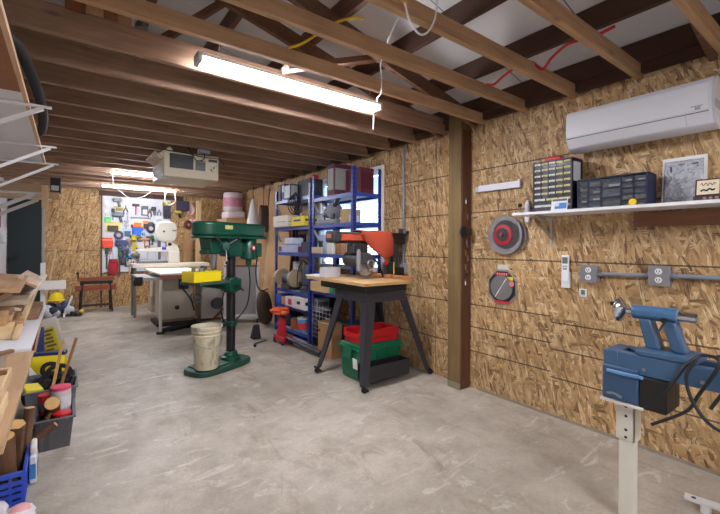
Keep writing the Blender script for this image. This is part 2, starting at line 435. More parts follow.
def strip(x0, x1, y, z, label):
    r = thing('strip_light', label, 'light', ((x0+x1)/2, y, z), group='slim lights at the tool wall')
    MB().bx((x0, y-.022, z+.016), (x1, y+.022, z+.036)).build('housing', WHITE, r, bevel=.003)
    b = MB().at((0, y, z+.012)); b.prism([(.02*math.cos(a), .02*math.sin(a)-.002) for a in [PI+PI*k/8 for k in range(9)]], 'x', x0+.01, x1-.01); b.T = None
    b.build('tube', STRIP, r, smooth=50)
    for xx in (x0+.2, x1-.2): MB().tube([(xx, y, z+.034), (xx, y, JZ+.02)], .004, 6).build('hanging_wire', STEEL, r)
    return r
strip(.49, 1.66, 6.8, 2.345, 'slim lit strip light nearer the camera of the two beside the ceiling heater')
strip(.483, 1.70, 8.4, 2.335, 'slim lit strip light directly above the white pegboard')
# added lamp behind the camera, unseen, to brighten the near walls and floor
fixture(.6, 1.99, -1.3, 2.40, 'added unseen fill light over the front of the workshop behind the camera', .14, emis('fill_diffuser', (.95, .95, 1), 75.))
# white flex hanging off the strips
def cord(name, label, pts, r, m, cat='cord', k=8):
    o = MB().tube(smooth_path(pts, k), r, 7).build(name, m); return tag(o, label, cat)
cord('light_cord', 'white flex looping down from the left end of the strip lights to the pegboard top', [(.52, 6.8, 2.35), (.55, 7.0, 2.2), (.75, 8.2, 2.24), (.97, 8.9, 2.21), (1.17, 8.75, 2.23), (1.3, 8.42, 2.33)], .007, WHITE)
cord('light_cord', 'white flex loop hanging from the right end of the strip above the pegboard', [(1.52, 8.42, 2.33), (1.52, 8.44, 2.15), (1.60, 8.45, 2.08), (1.70, 8.44, 2.16), (1.69, 8.42, 2.33)], .007, WHITE)
cord('light_cord', 'white cord dropping through the joists to the right end of the nearest shop light', [(1.72, 1.82, 2.80), (1.68, 1.9, 2.72), (1.735, 2.1, 2.58), (1.738, 2.1, 2.46), (1.75, 2.12, 2.37), (1.80, 2.22, 2.375), (1.94, 2.40, 2.43)], .005, WHITE)
cord('power_cable', 'white cable looping over a joist below the roof deck', [(1.45, 1.33, 2.75), (1.45, 1.33, 2.48), (1.41, 1.33, 2.36), (1.335, 1.325, 2.30), (1.27, 1.33, 2.34), (1.24, 1.335, 2.42)], .005, WHITE)
cord('power_cable', 'yellow cable running across between the bare rafters', [(1.50, 2.0, 2.74), (1.44, 2.0, 2.73), (1.276, 2.0, 2.634), (1.08, 2.0, 2.46), (1.0, 2.04, 2.42)], .008, mat((214, 180, 30), .5))
cord('water_pipe', 'red flexible pipe curving under the white roof deck', [(2.4, 1.72, 2.46), (2.4, 1.66, 2.44), (2.4, 1.58, 2.475), (2.4, 1.48, 2.50), (2.4, 1.385, 2.495), (2.4, 1.31, 2.42), (2.4, 1.25, 2.47), (2.4, 1.15, 2.515), (2.4, 1.02, 2.50), (2.4, .9, 2.51)], .009, mat((196, 32, 32), .4))
cord('water_pipe', 'short red pipe showing above the top of the timber post', [(2.55, 2.32, 2.56), (2.7, 2.3, 2.55), (2.86, 2.28, 2.54)], .01, mat((200, 50, 36), .4))

# ================================================================== CEILING HEATER
hx0, hx1, hy0, hy1, hz0, hz1 = .845, 1.445, 4.79, 5.5, 2.06, 2.345
h = thing('ceiling_heater', 'cream box heater hung from the joists with dark grille', 'heater', ((hx0+hx1)/2, (hy0+hy1)/2, hz0))
HM = mat((206, 194, 168), .5, var=.05)
MB().bx((hx0, hy0, hz0), (hx1, hy1, hz1)).build('body', HM, h, bevel=.012)
b = MB().bx((hx0+.06, hy0-.006, hz0+.10), (hx0+.31, hy0+.002, hz1-.025)); b.m(1)
for k in range(11): b.bx((hx0+.065, hy0-.012, hz0+.105+k*.0145), (hx0+.295, hy0-.006, hz0+.108+k*.0145))
b.build('grille', [BLACK, DARK], h, smooth=0)
MB().bx((hx0+.335, hy0-.006, hz0+.10), (hx0+.445, hy0+.002, hz0+.20)).bx((hx0+.34, hy0-.008, hz0+.205), (hx0+.44, hy0, hz0+.215)).build('display_panel', mat((50, 48, 46), .3), h, bevel=.002)
MB().bx((hx0+.48, hy0-.006, hz0+.215), (hx0+.58, hy0+.002, hz0+.245)).build('nameplate', DARK, h, bevel=.002)
for k, (dx, dz) in enumerate(((.51, .12), (.54, .15), (.53, .10), (.565, .17))): MB().cyl((hx0+dx, hy0+.002, hz0+dz), (hx0+dx, hy0-.012, hz0+dz), .010, n=12).build('knob', DARK if k < 2 else STEEL, h)
b = MB()
for k in range(5): b.beam((hx0-.09, hy0+.06+k*.12, hz1-.02-.0*k), (hx0-.002, hy0+.06+k*.12, hz1-.09), .11, .006, (0, 0, 1))
b.build('louver', mat((176, 158, 130), .55), h, smooth=0)
MB().beam((hx0-.05, hy0+.02, hz1-.08), (hx0+.08, hy0+.02, hz1+.035), .02, .05).build('bracket', HM, h, bevel=.003)
b = MB()
for k in range(12): b.sph((hx0-.04+.17*RND.random(), hy0+.06+.12*RND.random(), hz0+.0+.05*RND.random()), (.035+.02*RND.random(), .04, .022+.016*RND.random()), 8, 6)
tag(b.build('hanging_plastic', mat((214, 214, 220), .3, var=.15, bump=.3)), 'crumpled clear plastic caught at the lower left corner of the ceiling heater', 'plastic sheet')
MB().bx((hx0+.36, hy0-.07, hz1+.015), (hx0+.48, hy0+.02, hz1+.06)).build('junction_box', mat((136, 140, 150), .4), h, bevel=.004)
MB().tube(smooth_path([(hx0+.42, hy0-.03, hz1+.02), (hx0+.42, hy0-.04, hz1-.05), (hx0+.34, hy0-.04, hz1-.08), (hx0+.28, hy0-.04, hz1+.0), (hx0+.24, hy0-.04, hz1+.06)]), .006, 6).tube(smooth_path([(hx0+.0, hy0-.02, hz1), (hx0+.25, hy0-.025, hz1-.012), (hx0+.42, hy0-.03, hz1-.03), (hx0+.60, hy0-.02, hz1-.03), (hx0+.66, hy0-.02, hz1-.10)]), .005, 6).build('cable', CABLE, h)

# things stored on top of the joists, above the near loft edge
for i, (x0, x1, c_, l) in enumerate(((.06, .15, (196, 160, 118), 'pale short board standing on the joists above the left rack'), (.152, .215, (150, 104, 72), 'brown short board between two pale ones on the joists'), (.217, .285, (186, 150, 110), 'right pale short board of the three on the joists'))):
    o = MB().bx((x0, 2.580+.004*i, JZ+.153), (x1, 2.612+.004*i, JZ+.31)).build('short_board', wood(tuple(q-22 for q in c_), c_, 'Z'), bevel=.002); tag(o, l, 'board')
lb = thing('bulb_holder', 'small grey bulb holder beside the short boards on the joists', 'light fitting', (.335, 2.585, JZ+.153))
MB().lathe([(0, 0), (.035, 0), (.03, .03), (.02, .04), (.02, .07), (0, .07)], (.335, 2.585, JZ+.153), n=16).build('base', mat((120, 116, 114), .4), lb); MB().sph((.335, 2.585, JZ+.246), .03, 14, 10).build('bulb', glassy('bulb_glass', (220, 220, 216), .1, .6), lb)
# ================================================================== RIGHT WALL: MINI-SPLIT
ay0, ay1, ax, az0, az1 = .561, 1.339, 2.765, 1.955, 2.232
ACW = mat((206, 207, 213), .42, var=.03)
ac = thing('air_conditioner', 'white wall-mounted split air conditioner above the white shelf', 'air conditioner', (W-.1, .95, az0))
prof = [(W-.003, az0+.03), (W-.003, az1), (ax+.05, az1), (ax+.012, az1-.012), (ax, az1-.04), (ax-.004, az1-.12), (ax+.002, az0+.085), (ax+.035, az0+.022), (ax+.10, az0), (W-.05, az0+.012)]
MB().prism([(x, z) for x, z in prof], 'y', ay0, ay1).build('body', ACW, ac, bevel=.006, smooth=50)
b = MB(); pf = [(ax-.002, az1-.035), (ax-.0075, az1-.12), (ax-.003, az0+.092), (ax+.004, az0+.092), (ax+.004, az1-.035)]
b.prism(pf, 'y', ay0+.018, ay1-.004).build('front_panel', mat((210, 211, 217), .32, var=.02), ac, bevel=.003, smooth=50)
MB().prism([(ax-.002, az0+.082), (ax+.026, az0+.024), (ax+.034, az0+.026), (ax+.006, az0+.085)], 'y', ay0+.12, ay1-.06).build('louver', mat((204, 205, 210), .35, var=.02), ac, bevel=.002)
MB().prism([(ax-.0030, az0+.0865), (ax-.0015, az0+.0825), (ax+.004, az0+.083), (ax+.003, az0+.0875)], 'y', ay0+.02, ay1-.01).build('shadow_gap', mat((96, 96, 102), .5), ac, smooth=0)
MB().prism([(W-.004, az0+.025), (W-.004, az1+.003), (ax+.05, az1+.003), (ax-.006, az1-.035), (ax-.010, az1-.12), (ax-.003, az0+.085), (ax+.035, az0+.016), (ax+.10, az0-.004)], 'y', ay0-.006, ay0).build('end_cap', mat((200, 198, 198), .45, var=.03), ac, bevel=.002)
b = MB()
for k in range(6): b.bx((ax-.012, ay0-.007, az0+.10+k*.008), (W-.08, ay0-.006, az0+.103+k*.008))
b.build('vent_lines', GREY, ac, smooth=0)
b = MB()
for k in range(4): b.bx((ax-.0068, ay0+.055+.006*k, az0+.10), (ax-.003, ay0+.058+.006*k, az0+.115))
b.bx((ax-.0068, ay0+.045, az0+.118), (ax-.003, ay0+.095, az0+.122)).build('display_marks', GREY, ac, smooth=0)

# ================================================================== SHELF AND WHAT STANDS ON IT
sx0, sz = 2.705, 1.553
sh = thing('wall_shelf', 'long white wall shelf carrying drawer cabinets below the air conditioner', 'shelf', (2.85, .8, 1.53))
MB().bx((sx0, -.35, sz-.02), (W-.001, 1.709, sz)).build('board', mat((232, 232, 236), .4, var=.02), sh, bevel=.002)
for yy in (1.55, .3):
    b = MB().bx((W-.008, yy-.008, 1.30), (W-.001, yy+.008, sz-.021)).bx((sx0+.05, yy-.006, sz-.034), (W-.006, yy+.006, sz-.021)).beam((W-.012, yy, 1.36), (sx0+.10, yy, sz-.03), .008, .012)
    b.build('bracket', mat((176, 178, 182), .4, metal=.4), sh, bevel=.001)
NAVY = mat((28, 34, 66), .45, var=.1); DRAWER = glassy('drawer_plastic', (112, 118, 128), .15, .3)
LBL = mat((206, 196, 128), .7, var=.12); LBLW = mat((204, 206, 200), .7, var=.1)
MIXT = []
for c_ in ((92, 92, 98), (120, 112, 96), (66, 70, 78), (150, 150, 152), (104, 84, 60)): MIXT.append(mat(c_, .6, var=.4, scale=60))
def organizer(label, y0, y1, z0, z1, x0, x1, cells, blab=True):
    r = thing('drawer_cabinet', label, 'drawer cabinet', ((x0+x1)/2, (y0+y1)/2, z0), group='drawer cabinets on the white shelf')
    t_ = .007
    b = MB().bx((x1-t_, y0, z0), (x1, y1, z1)).bx((x0, y0, z0), (x1, y0+t_, z1)).bx((x0, y1-t_, z0), (x1, y1, z1)).bx((x0, y0, z1-t_), (x1, y1, z1)).bx((x0, y0, z0), (x1, y1, z0+t_))
    for (a, c, e, f) in cells:          # thin dividers round every bay
        b.bx((x0+.002, a-.0035, e-.0035), (x1, a+.0005, f)).bx((x0+.002, a, e-.0035), (x1, c, e+.0005))
    b.build('housing', NAVY, r, smooth=0)
    for i, (a, c, e, f) in enumerate(cells):
        q = .0025; dep = .09
        d = MB(); h = (f-e)
        d.bx((x0+.004, a+q, e+q), (x0+.008, c-q, f-q*2)).bx((x0-.006, (a+c)/2-.008, e+h*.55), (x0+.004, (a+c)/2+.008, e+h*.66))
        d.m(1).bx((x0+.014, a+q*2, e+q), (x0+dep, c-q*2, e+h*(.45+.35*RND.random())))
        d.m(2).bx((x0+.0025, a+q*2, e+h*.56), (x0+.004, c-q*2, e+h*.90)) if blab else d.m(2).bx((x0+.0025, a+q*2, e+h*.05), (x0+.004, a+(c-a)*.6, e+h*.28))
        d.build('drawer', [DRAWER, MIXT[i % 5], (LBL if (i*7) % 5 < 3 else LBLW) if blab else MIXT[(i*3) % 5]], r, smooth=0)
    return r
cells = []; y0, y1, zb, zt = 1.313, 1.582, 1.56, 1.915
for r_ in range(6):
    e = zb+.095+r_*.0433
    n = 5
    for k in range(n): cells.append((y0+(y1-y0)*k/n, y0+(y1-y0)*(k+1)/n, e, e+.0428))
for k in range(3): cells.append((y0+(y1-y0)*k/3, y0+(y1-y0)*(k+1)/3, zb+.05, zb+.094))
for k in range(2): cells.append((y0+(y1-y0)*k/2, y0+(y1-y0)*(k+1)/2, zb+.002, zb+.049))
organizer('tall navy drawer cabinet with rows of small yellow-labelled drawers, a red case on top', 1.306, 1.589, sz+.001, 1.922, 2.787, 2.945, cells)
cells = []; zb, zt = 1.56, 1.748
for (a, c, n) in ((1.205, 1.263, 5), (1.125, 1.203, 4), (1.010, 1.122, 3), (.942, 1.008, 5), (.874, .940, 5)):
    for k in range(n): cells.append((a, c, zb+(zt-zb)*k/n, zb+(zt-zb)*(k+1)/n-.001))
organizer('low wide navy drawer cabinet right of the tall one on the white shelf', .866, 1.27, sz+.001, 1.756, 2.79, 2.945, cells, False)
rc = MB().bx((2.82, 1.40, 1.9235), (2.90, 1.52, 1.955)).build('tool_case', RED, bevel=.012); tag(rc, 'small red plastic case lying on top of the tall drawer cabinet', 'case')
o = MB().at((2.80, 1.2995, 1.76), (0, 0, 0)).bx((0, 0, 0), (.10, .004, .135)).build('hanging_card', mat((196, 200, 206), .6)); tag(o, 'grey card stuck on the right side of the tall drawer cabinet', 'card')
b = MB().at((2.766, 1.385, sz+.002), (0, math.radians(12), math.radians(4))); b.bx((0, -.055, 0), (.003, .055, .088)); b.m(1).bx((-.001, -.05, .012), (0, .03, .055)); b.m(2).bx((-.001, .0, .03), (-.0005, .052, .08))
b.m(3).bx((-.0015, -.05, .068), (-.0005, .05, .084))
o = b.build('leaflet', [PAPER, mat((50, 130, 206), .5), mat((228, 232, 236), .6), mat((96, 100, 110), .6)], smooth=0); tag(o, 'blue and white leaflet leaning on the front of the tall drawer cabinet', 'leaflet')
o = MB().cyl((2.775, .935, sz+.022), (2.765, .935, sz+.024), .021, n=18).cyl((2.776, .935, sz+.022), (2.764, .935, sz+.024), .008, n=10).bx((2.764, .92, sz+.001), (2.776, .95, sz+.006)).build('tape_roll', mat((240, 205, 20), .45)); tag(o, 'small round yellow tape roll at the right front of the low drawer cabinet', 'tape')
# white-backed silver packet, framed panel leaning on the wall
pk = thing('display_panel', 'white backed panel covered in shiny crumpled clear film leaning on the wall', 'panel', (2.95, .735, sz))
a_ = math.radians(5)
MB().at((2.948, .735, sz+.002), (0, a_, 0)).bx((0, -.107, 0), (.006, .107, .292)).build('backing', PAPER, pk, bevel=.001)
t = NT('crinkled_film'); v = t.coord(); n1 = t.noise(v, 26, 5, .7, 1.5); cc = t.ramp(n1.outputs['Fac'], [(.3, lin((150, 156, 168))), (.5, lin((200, 204, 212))), (.7, lin((236, 238, 242)))])
t.bsdf(cc, .22, .35, bump=n1.outputs['Fac'], bstr=.9, bdist=.02)
FILM = t.m
b = MB().at((2.944, .735, sz+.004), (0, a_, 0))
b.grid(lambda u, v_: (-.006-.012*math.sin(PI*u)*math.sin(PI*v_)-.004*math.sin(17*u+5*v_)*math.sin(11*v_), -.094+.188*u, .004+.262*v_), 16, 20)
b.build('film', FILM, pk, solid=.002)
MB().at((2.938, .735, sz+.004), (0, a_, 0)).bx((-.004, -.07, .236), (0, .06, .244)).bx((-.004, -.07, .222), (0, .02, .229)).bx((-.004, .055, .20), (0, .064, .236)).build('dark_bars', DARK, pk, smooth=0)
# cream plaque on little stand
pq = thing('plaque', 'small cream plaque in a dark frame with a scribble and moustache mark', 'plaque', (2.80, .585, sz))
MB().at((2.795, .59, sz+.03), (0, math.radians(8), 0)).bx((0, -.055, 0), (.008, .055, .095)).build('frame', mat((58, 34, 36), .5), pq, bevel=.002)
MB().at((2.7935, .59, sz+.03), (0, math.radians(8), 0)).bx((-.001, -.047, .008), (.001, .047, .087)).build('cream_face', mat((232, 220, 190), .6), pq, smooth=0)
MB().at((2.7915, .59, sz+.03), (0, math.radians(8), 0)).tube(smooth_path([(0, .032-.0064*k, .064+.008*math.sin(k*2.2)) for k in range(11)], 4), .0016, 5).tube(smooth_path([(0, .03, .026), (0, .018, .034), (0, .005, .028), (0, -.008, .038), (0, -.02, .03), (0, -.03, .036)], 5), .0045, 6).build('scribble', BLACK, pq)
MB().bx((2.785, .535, sz+.001), (2.84, .65, sz+.03)).build('stand', mat((70, 48, 52), .5), pq, bevel=.003)
for k, y in enumerate((.60, .575, .55)):
    MB().cyl((2.784, y, sz+.016), (2.779, y, sz+.016), .008, n=10).build('stud', mat((150, 130, 120), .4), pq)
# board under the shelf
o = MB().bx((W-.022, .50, 1.432), (W-.001, .995, 1.525)).build('backing_board', wood((110, 70, 44), (134, 90, 58), 'Y', 1), bevel=.002); tag(o, 'brown board screwed flat to the wall under the white shelf', 'board')
# bits at the left end of the shelf
k_ = thing('hanging_pin', 'black ball-headed pin standing at the left end of the white shelf', 'knob', (2.93, 1.779, 1.57))
MB().sph((2.93, 1.779, 1.632), .017, 14, 10).build('ball', BLACK, k_); MB().cyl((2.93, 1.779, 1.565), (2.93, 1.779, 1.62), .006, n=10).beam((2.93, 1.779, 1.57), (W, 1.779, 1.57), .008, .008).build('stem', STEEL, k_)
bt = thing('clip_holder', 'slim white plastic holder hanging on the wall at the shelf left end', 'holder', (2.94, 1.735, 1.49))
MB().box((W-.02, 1.735, 1.575), (.038, .038, .17)).build('body', mat((214, 222, 224), .3), bt, bevel=.014, seg=4); MB().cyl((W-.02, 1.735, 1.655), (W-.02, 1.735, 1.67), .012, n=12).build('cap', WHITE, bt)
# white perforated strip
ws = thing('wall_bracket', 'white metal strip fixed on the wall right of the post', 'bracket', (W-.01, 2.0, 1.80))
b = MB().bx((W-.006, 1.82, 1.792), (W-.001, 2.22, 1.845)).bx((W-.03, 1.82, 1.786), (W-.001, 2.22, 1.792)).bx((W-.03, 1.80, 1.786), (W-.001, 1.82, 1.85)).bx((W-.03, 2.22, 1.786), (W-.001, 2.232, 1.83))
b.build('strip', mat((226, 226, 236), .4, var=.03), ws, bevel=.002)

# ================================================================== SAW BLADES ON THE WALL
def disc_teeth(cy, cz, r, x, thick, n=60):
    p = []
    for k in range(n):
        a = 2*PI*k/n; p += [(cy+r*math.cos(a), cz+r*math.sin(a)), (cy+r*.955*math.cos(a+.25*2*PI/n), cz+r*.955*math.sin(a+.25*2*PI/n)), (cy+r*.975*math.cos(a+.6*2*PI/n), cz+r*.975*math.sin(a+.6*2*PI/n))]
    return p
t = NT('blade_steel'); v = t.coord(); sx = t.n('ShaderNodeSeparateXYZ'); t.l(v, sx.inputs[0])
ln_ = t.n('ShaderNodeVectorMath', operation='LENGTH'); cb = t.n('ShaderNodeCombineXYZ'); t.l(sx.outputs[1], cb.inputs[1]); t.l(sx.outputs[2], cb.inputs[2]); t.l(cb.outputs[0], ln_.inputs[0])
nn = t.n('ShaderNodeTexNoise', noise_dimensions='1D', i_Scale=160., i_Detail=3); t.l(ln_.outputs['Value'], nn.inputs['W'])
c = t.mix(nn.outputs['Fac'], lin((140, 137, 140)), lin((206, 204, 208)))
bs = t.bsdf(c, .26, .7); BLADE = t.m
by, bz = 1.925, 1.396
sb = thing('hanging_saw_blade', 'large toothed circular saw blade with a red centre flange hung on the wall', 'saw blade', (W-.03, by, bz-.165))
def blade(parent, cy, cz, r, x, name='disc', m=BLADE):
    o = MB().prism(disc_teeth(0, 0, r, x, .004), 'x', -.002, .002).build(name, m, parent, world=False, smooth=0)
    o.location = Vector((x, cy, cz)) - Vector(parent['_o']); return o
blade(sb, by, bz, .165, W-.045); blade(sb, by-.035, bz-.004, .150, W-.022, 'rear_disc')
MB().lathe([(.05, 0), (.122, 0), (.122, .003), (.05, .003)], (W-.0475, by-.012, bz+.004), (-1, 0, 0), 36).build('inner_ring', mat((84, 78, 82), .35, metal=.4), sb)
o = MB().lathe([(.0, 0), (.086, 0), (.086, .006), (.058, .010), (.058, .004), (0, .004)], (W-.051, by+.012, bz+.002), (-1, 0, 0), 32).build('flange', mat((176, 38, 52), .45), sb)
MB().lathe([(0, 0), (.056, 0), (.056, .006), (.03, .008), (.03, .014), (0, .014)], (W-.055, by+.012, bz+.002), (-1, 0, 0), 24).build('hub', mat((70, 56, 60), .4), sb)
MB().cyl((W-.063, by+.012, bz+.002), (W-.085, by+.012, bz+.002), .014, n=12).build('bolt', mat((150, 96, 96), .35, metal=.5), sb)
py, pz = 1.967, .953
pk = thing('blade_package', 'black octagonal saw blade pack with red brand strip hung under the large blade', 'saw blade package', (W-.01, py, pz-.165))
def octo(r, a0=PI/8, sy=1.): return [(py+sy*r*math.cos(a0+k*PI/4), pz+r*math.sin(a0+k*PI/4)) for k in range(8)]
MB().prism(octo(.163, sy=.92), 'x', W-.012, W-.002).build('tray', glassy('blister', (190, 186, 180), .15, .5), pk, bevel=.002)
MB().prism(octo(.145, sy=.92), 'x', W-.018, W-.0125).build('card', mat((34, 26, 30), .5, var=.1), pk, smooth=0)
blade(pk, py, pz-.004, .108, W-.024, 'blade')
MB().bx((W-.0195, py-.062, pz+.098), (W-.0182, py+.062, pz+.124)).build('red_band', mat((190, 44, 52), .5), pk, smooth=0)
MB().bx((W-.0195, py-.075, pz-.137), (W-.0182, py+.07, pz-.118)).build('red_band', mat((190, 44, 52), .5), pk, smooth=0)
b = MB()
for k in range(5): b.bx((W-.0203, py+.05-.021*k-.014, pz+.104), (W-.0196, py+.05-.021*k-.010, pz+.120)).bx((W-.0203, py+.05-.021*k-.014, pz+.113), (W-.0196, py+.05-.021*k-.003, pz+.117))
b.build('lettering', PAPER, pk, smooth=0)
MB().bx((W-.0205, py-.105, pz+.062), (W-.0185, py-.055, pz+.09)).build('yellow_sticker', YELLOW, pk, smooth=0)
MB().cyl((W-.0265, py-.098, pz+.036), (W-.028, py-.098, pz+.036), .024, n=14).build('pink_sticker', mat((226, 120, 140), .5), pk)
MB().beam((W-.0275, py-.05, pz+.075), (W-.0275, py+.055, pz-.085), .003, .016, (1, 0, 0)).build('white_stripe', PAPER, pk, smooth=0)
MB().bx((W-.006, py-.05, pz+.15), (W-.002, py+.05, pz+.19)).build('hang_tab', mat((200, 198, 190), .4), pk, bevel=.001)

# ================================================================== REMOTE, SENSOR, POWER
rm = thing('mounted_remote', 'white air conditioner remote in its wall cradle below the shelf', 'remote control', (W-.02, 1.435, 1.0))
MB().box((W-.008, 1.435, 1.055), (.016, .064, .12)).build('cradle', WHITE, rm, bevel=.004)
MB().box((W-.016, 1.435, 1.14), (.014, .054, .20)).build('body', mat((238, 238, 238), .35, var=.02), rm, bevel=.005)
MB().bx((W-.0245, 1.415, 1.175), (W-.0228, 1.455, 1.222)).build('screen', mat((112, 124, 124), .2), rm, smooth=0)
MB().bx((W-.0245, 1.42, 1.13), (W-.0228, 1.45, 1.142)).bx((W-.0245, 1.42, 1.148), (W-.0228, 1.432, 1.16)).bx((W-.0245, 1.438, 1.148), (W-.0228, 1.45, 1.16)).build('buttons', GREY, rm, smooth=0)
sn = thing('wall_sensor', 'tiny square white plate with a green mark below the remote', 'sensor', (W-.01, 1.31, .935))
MB().bx((W-.012, 1.288, .938), (W-.001, 1.338, .998)).build('plate', WHITE, sn, bevel=.002); MB().bx((W-.0135, 1.298, .956), (W-.012, 1.326, .99)).build('mark', mat((92, 128, 104), .5, var=.5, scale=120), sn, smooth=0)
PIPE = mat((128, 136, 152), .4, var=.05)
def ebox(y, z, label):
    r = thing('electrical_box', label, 'outlet', (W-.03, y, z-.06), group='outlet boxes on the grey conduit')
    MB().bx((W-.055, y-.050, z-.058), (W-.001, y+.050, z+.058)).build('box', mat((140, 142, 150), .4, metal=.3), r, bevel=.004)
    MB().bx((W-.060, y-.055, z-.062), (W-.0552, y+.055, z+.062)).build('cover_plate', mat((134, 132, 136), .4, metal=.2), r, bevel=.002)
    for s in (-1, 1):
        b = MB().lathe([(0, 0), (.019, 0), (.019, .004), (.017, .006), (0, .006)], (W-.060, y, z+s*.026), (-1, 0, 0), 18); b.m(1)
        b.bx((W-.068, y-.009, z+s*.026-.004), (W-.0662, y-.005, z+s*.026+.008)).bx((W-.068, y+.005, z+s*.026-.004), (W-.0662, y+.009, z+s*.026+.008)).cyl((W-.0662, y, z+s*.026-.010), (W-.068, y, z+s*.026-.010), .003, n=8)
        b.build('socket', [WHITE, BLACK], r)
    for s in (-1, 1): MB().cyl((W-.028, y+s*.050, z), (W-.028, y+s*.072, z), .017, n=14).build('connector', PIPE, r)
    return r
ebox(1.256, 1.112, 'grey outlet box on the conduit, the one nearer the remote'); ebox(.848, 1.124, 'grey outlet box midway along the conduit above the blue lathe')
o = MB().tube([(W-.028, 1.184, 1.113), (W-.028, .921, 1.122)], .0125, 12).build('conduit', PIPE); tag(o, 'grey conduit joining the two outlet boxes on the right wall', 'conduit')
o = MB().tube([(W-.028, .775, 1.126), (W-.028, -.6, 1.14)], .0125, 12).bx((W-.042, .45, 1.10), (W-.0005, .47, 1.16)).build('conduit', PIPE); tag(o, 'grey conduit running off right from the second outlet box', 'conduit')
# vertical conduit with its outlet, left of the post
r = thing('electrical_box', 'grey outlet box at the foot of the vertical conduit behind the saw', 'outlet', (W-.03, 3.19, .99))
MB().bx((W-.055, 3.14, .99), (W-.001, 3.24, 1.11)).build('box', mat((150, 152, 156), .4), r, bevel=.004)
for s in (-1, 1): MB().cyl((W-.0552, 3.19, 1.05+s*.027), (W-.0595, 3.19, 1.05+s*.027), .02, n=16).build('socket', WHITE, r)
o = MB().tube([(W-.022, 3.19, 1.111), (W-.022, 3.19, 2.38)], .0125, 12).build('conduit', PIPE); tag(o, 'grey vertical conduit running up the wall left of the timber post', 'conduit')
# black disc and hanging keys on the post
cx, cy_, cz = 2.87, 2.301, 1.43
hk = thing('hanging_disc', 'round black disc hanging on the edge of the timber post', 'disc', (cx, cy_, cz-.05))
MB().lathe([(0, 0), (.050, 0), (.054, .008), (.050, .020), (.02, .024), (0, .024)], (cx, cy_-.001, cz), (0, -1, 0), 20).build('disc', mat((34, 32, 34), .5), hk)
MB().bx((cx+.02, cy_-.035, cz-.03), (cx+.085, cy_-.001, cz+.03)).build('box', mat((44, 40, 40), .5), hk, bevel=.004)
for i, (dx, z) in enumerate(((.03, 1.72), (.055, 1.58), (.045, 1.345), (.06, 1.29), (.03, 1.25), (.06, 1.20), (.03, 1.12), (.05, 1.06), (.03, .98))):
    r = thing('hanging_key', ['pale tag on a nail high on the post side', 'small steel key on the post side above the black disc', 'steel key just under the black disc on the post', 'dark padlock hanging below the disc on the post', 'brass key second below the black disc on the post', 'steel ring of keys midway down the post side', 'small bright key low on the post side', 'dark key fob low on the post side', 'lowest pale tag hanging on the post side'][i], 'key', (2.87+dx, 2.29, z-.04))
    m_ = [PAPER, STEEL, STEEL, BLACK, mat((170, 140, 70), .35, metal=.7), STEEL, STEEL, BLACK, PAPER][i]
    MB().tor((2.87+dx, 2.294, z+.006), .009, .002, (0, 1, 0), 12, 5).build('ring', STEEL, r)
    MB().bx((2.87+dx-.007, 2.290, z-.035), (2.87+dx+.007, 2.295, z-.002)).build('blade', m_, r, bevel=.0015)

# ================================================================== LATHE
LB = mat((60, 92, 124), .4, var=.08, scale=8); LBD = mat((52, 80, 112), .45, var=.1)
lx, ly0, ly1 = 2.1, -.45, .825
la = thing('wood_lathe', 'blue wood lathe with chrome handwheel on cream legs at the right', 'lathe', (2.2, .3, 0))
MB().bx((lx, ly0, .715), (lx+.045, ly1, .805)).build('bed_rail', LB, la, bevel=.004)
MB().bx((lx+.13, ly0, .715), (lx+.175, ly1, .805)).build('bed_rail', LB, la, bevel=.004)
MB().bx((lx-.002, ly1-.06, .60), (lx+.177, ly1+.004, .8045)).build('bed_end', LB, la, bevel=.004)
MB().bx((lx-.012, .68, .575), (lx+.19, ly1+.006, .735)).build('end_casting', LBD, la, bevel=.008)
MB().bx((lx-.006, .575, .565), (lx+.18, .68, .712)).build('dark_opening', mat((24, 22, 24), .5), la, bevel=.006)  # solid near-black block painted as the shaded opening beside the casting
MB().bx((lx-.020, .66, .700), (lx-.006, .81, .716)).build('ledge', mat((96, 142, 190), .4), la, bevel=.004)
b = MB()
for (y, z) in ((.66, .745), (.455, .745)): b.cyl((lx+.001, y, z), (lx-.006, y, z), .008, n=10)
b.build('bolts', STEEL, la)
MB().tube(smooth_path([(lx-.03, .80, .605), (lx-.034, .77, .612), (lx-.03, .74, .60)], 4), .006, 7).cyl((lx-.012, .80, .602), (lx-.03, .80, .605), .005, n=8).build('lock_lever', STEEL, la)
# tailstock: base, two splayed legs, barrel, quill, handwheel
tz = .992; tx = lx+.088
MB().bx((lx-.004, .475, .806), (lx+.18, .695, .832)).build('tailstock_base', LB, la, bevel=.006)
b = MB(); b.prism([(.615, .832), (.672, .832), (.705, .965), (.655, .965)], 'x', tx-.035, tx+.035); b.build('tailstock_arm', LB, la, bevel=.008)
b = MB(); b.prism([(.525, .832), (.575, .832), (.612, .965), (.562, .965)], 'x', tx-.035, tx+.035); b.build('tailstock_arm', LB, la, bevel=.008)
b = MB().at((tx, 0, tz), (PI/2, 0, 0)); 
MB().prism([(tx+.035*math.cos(PI/8+k*PI/4), tz+.035*math.sin(PI/8+k*PI/4)) for k in range(8)], 'y', .56, .735).build('barrel', mat((66, 104, 142), .38, var=.06), la, bevel=.006)
MB().cyl((tx, .561, tz), (tx, .495, tz), .022, n=20).cyl((tx, .496, tz), (tx, .492, tz), .016, n=16).build('quill', CHROME, la)
MB().lathe([(0, .0), (.018, 0), (.018, .03), (.024, .034), (.055, .052), (.060, .062), (.057, .07), (.03, .066), (.012, .055), (0, .055)], (tx, .73, tz), (0, 1, 0), 28).build('handwheel', CHROME, la)
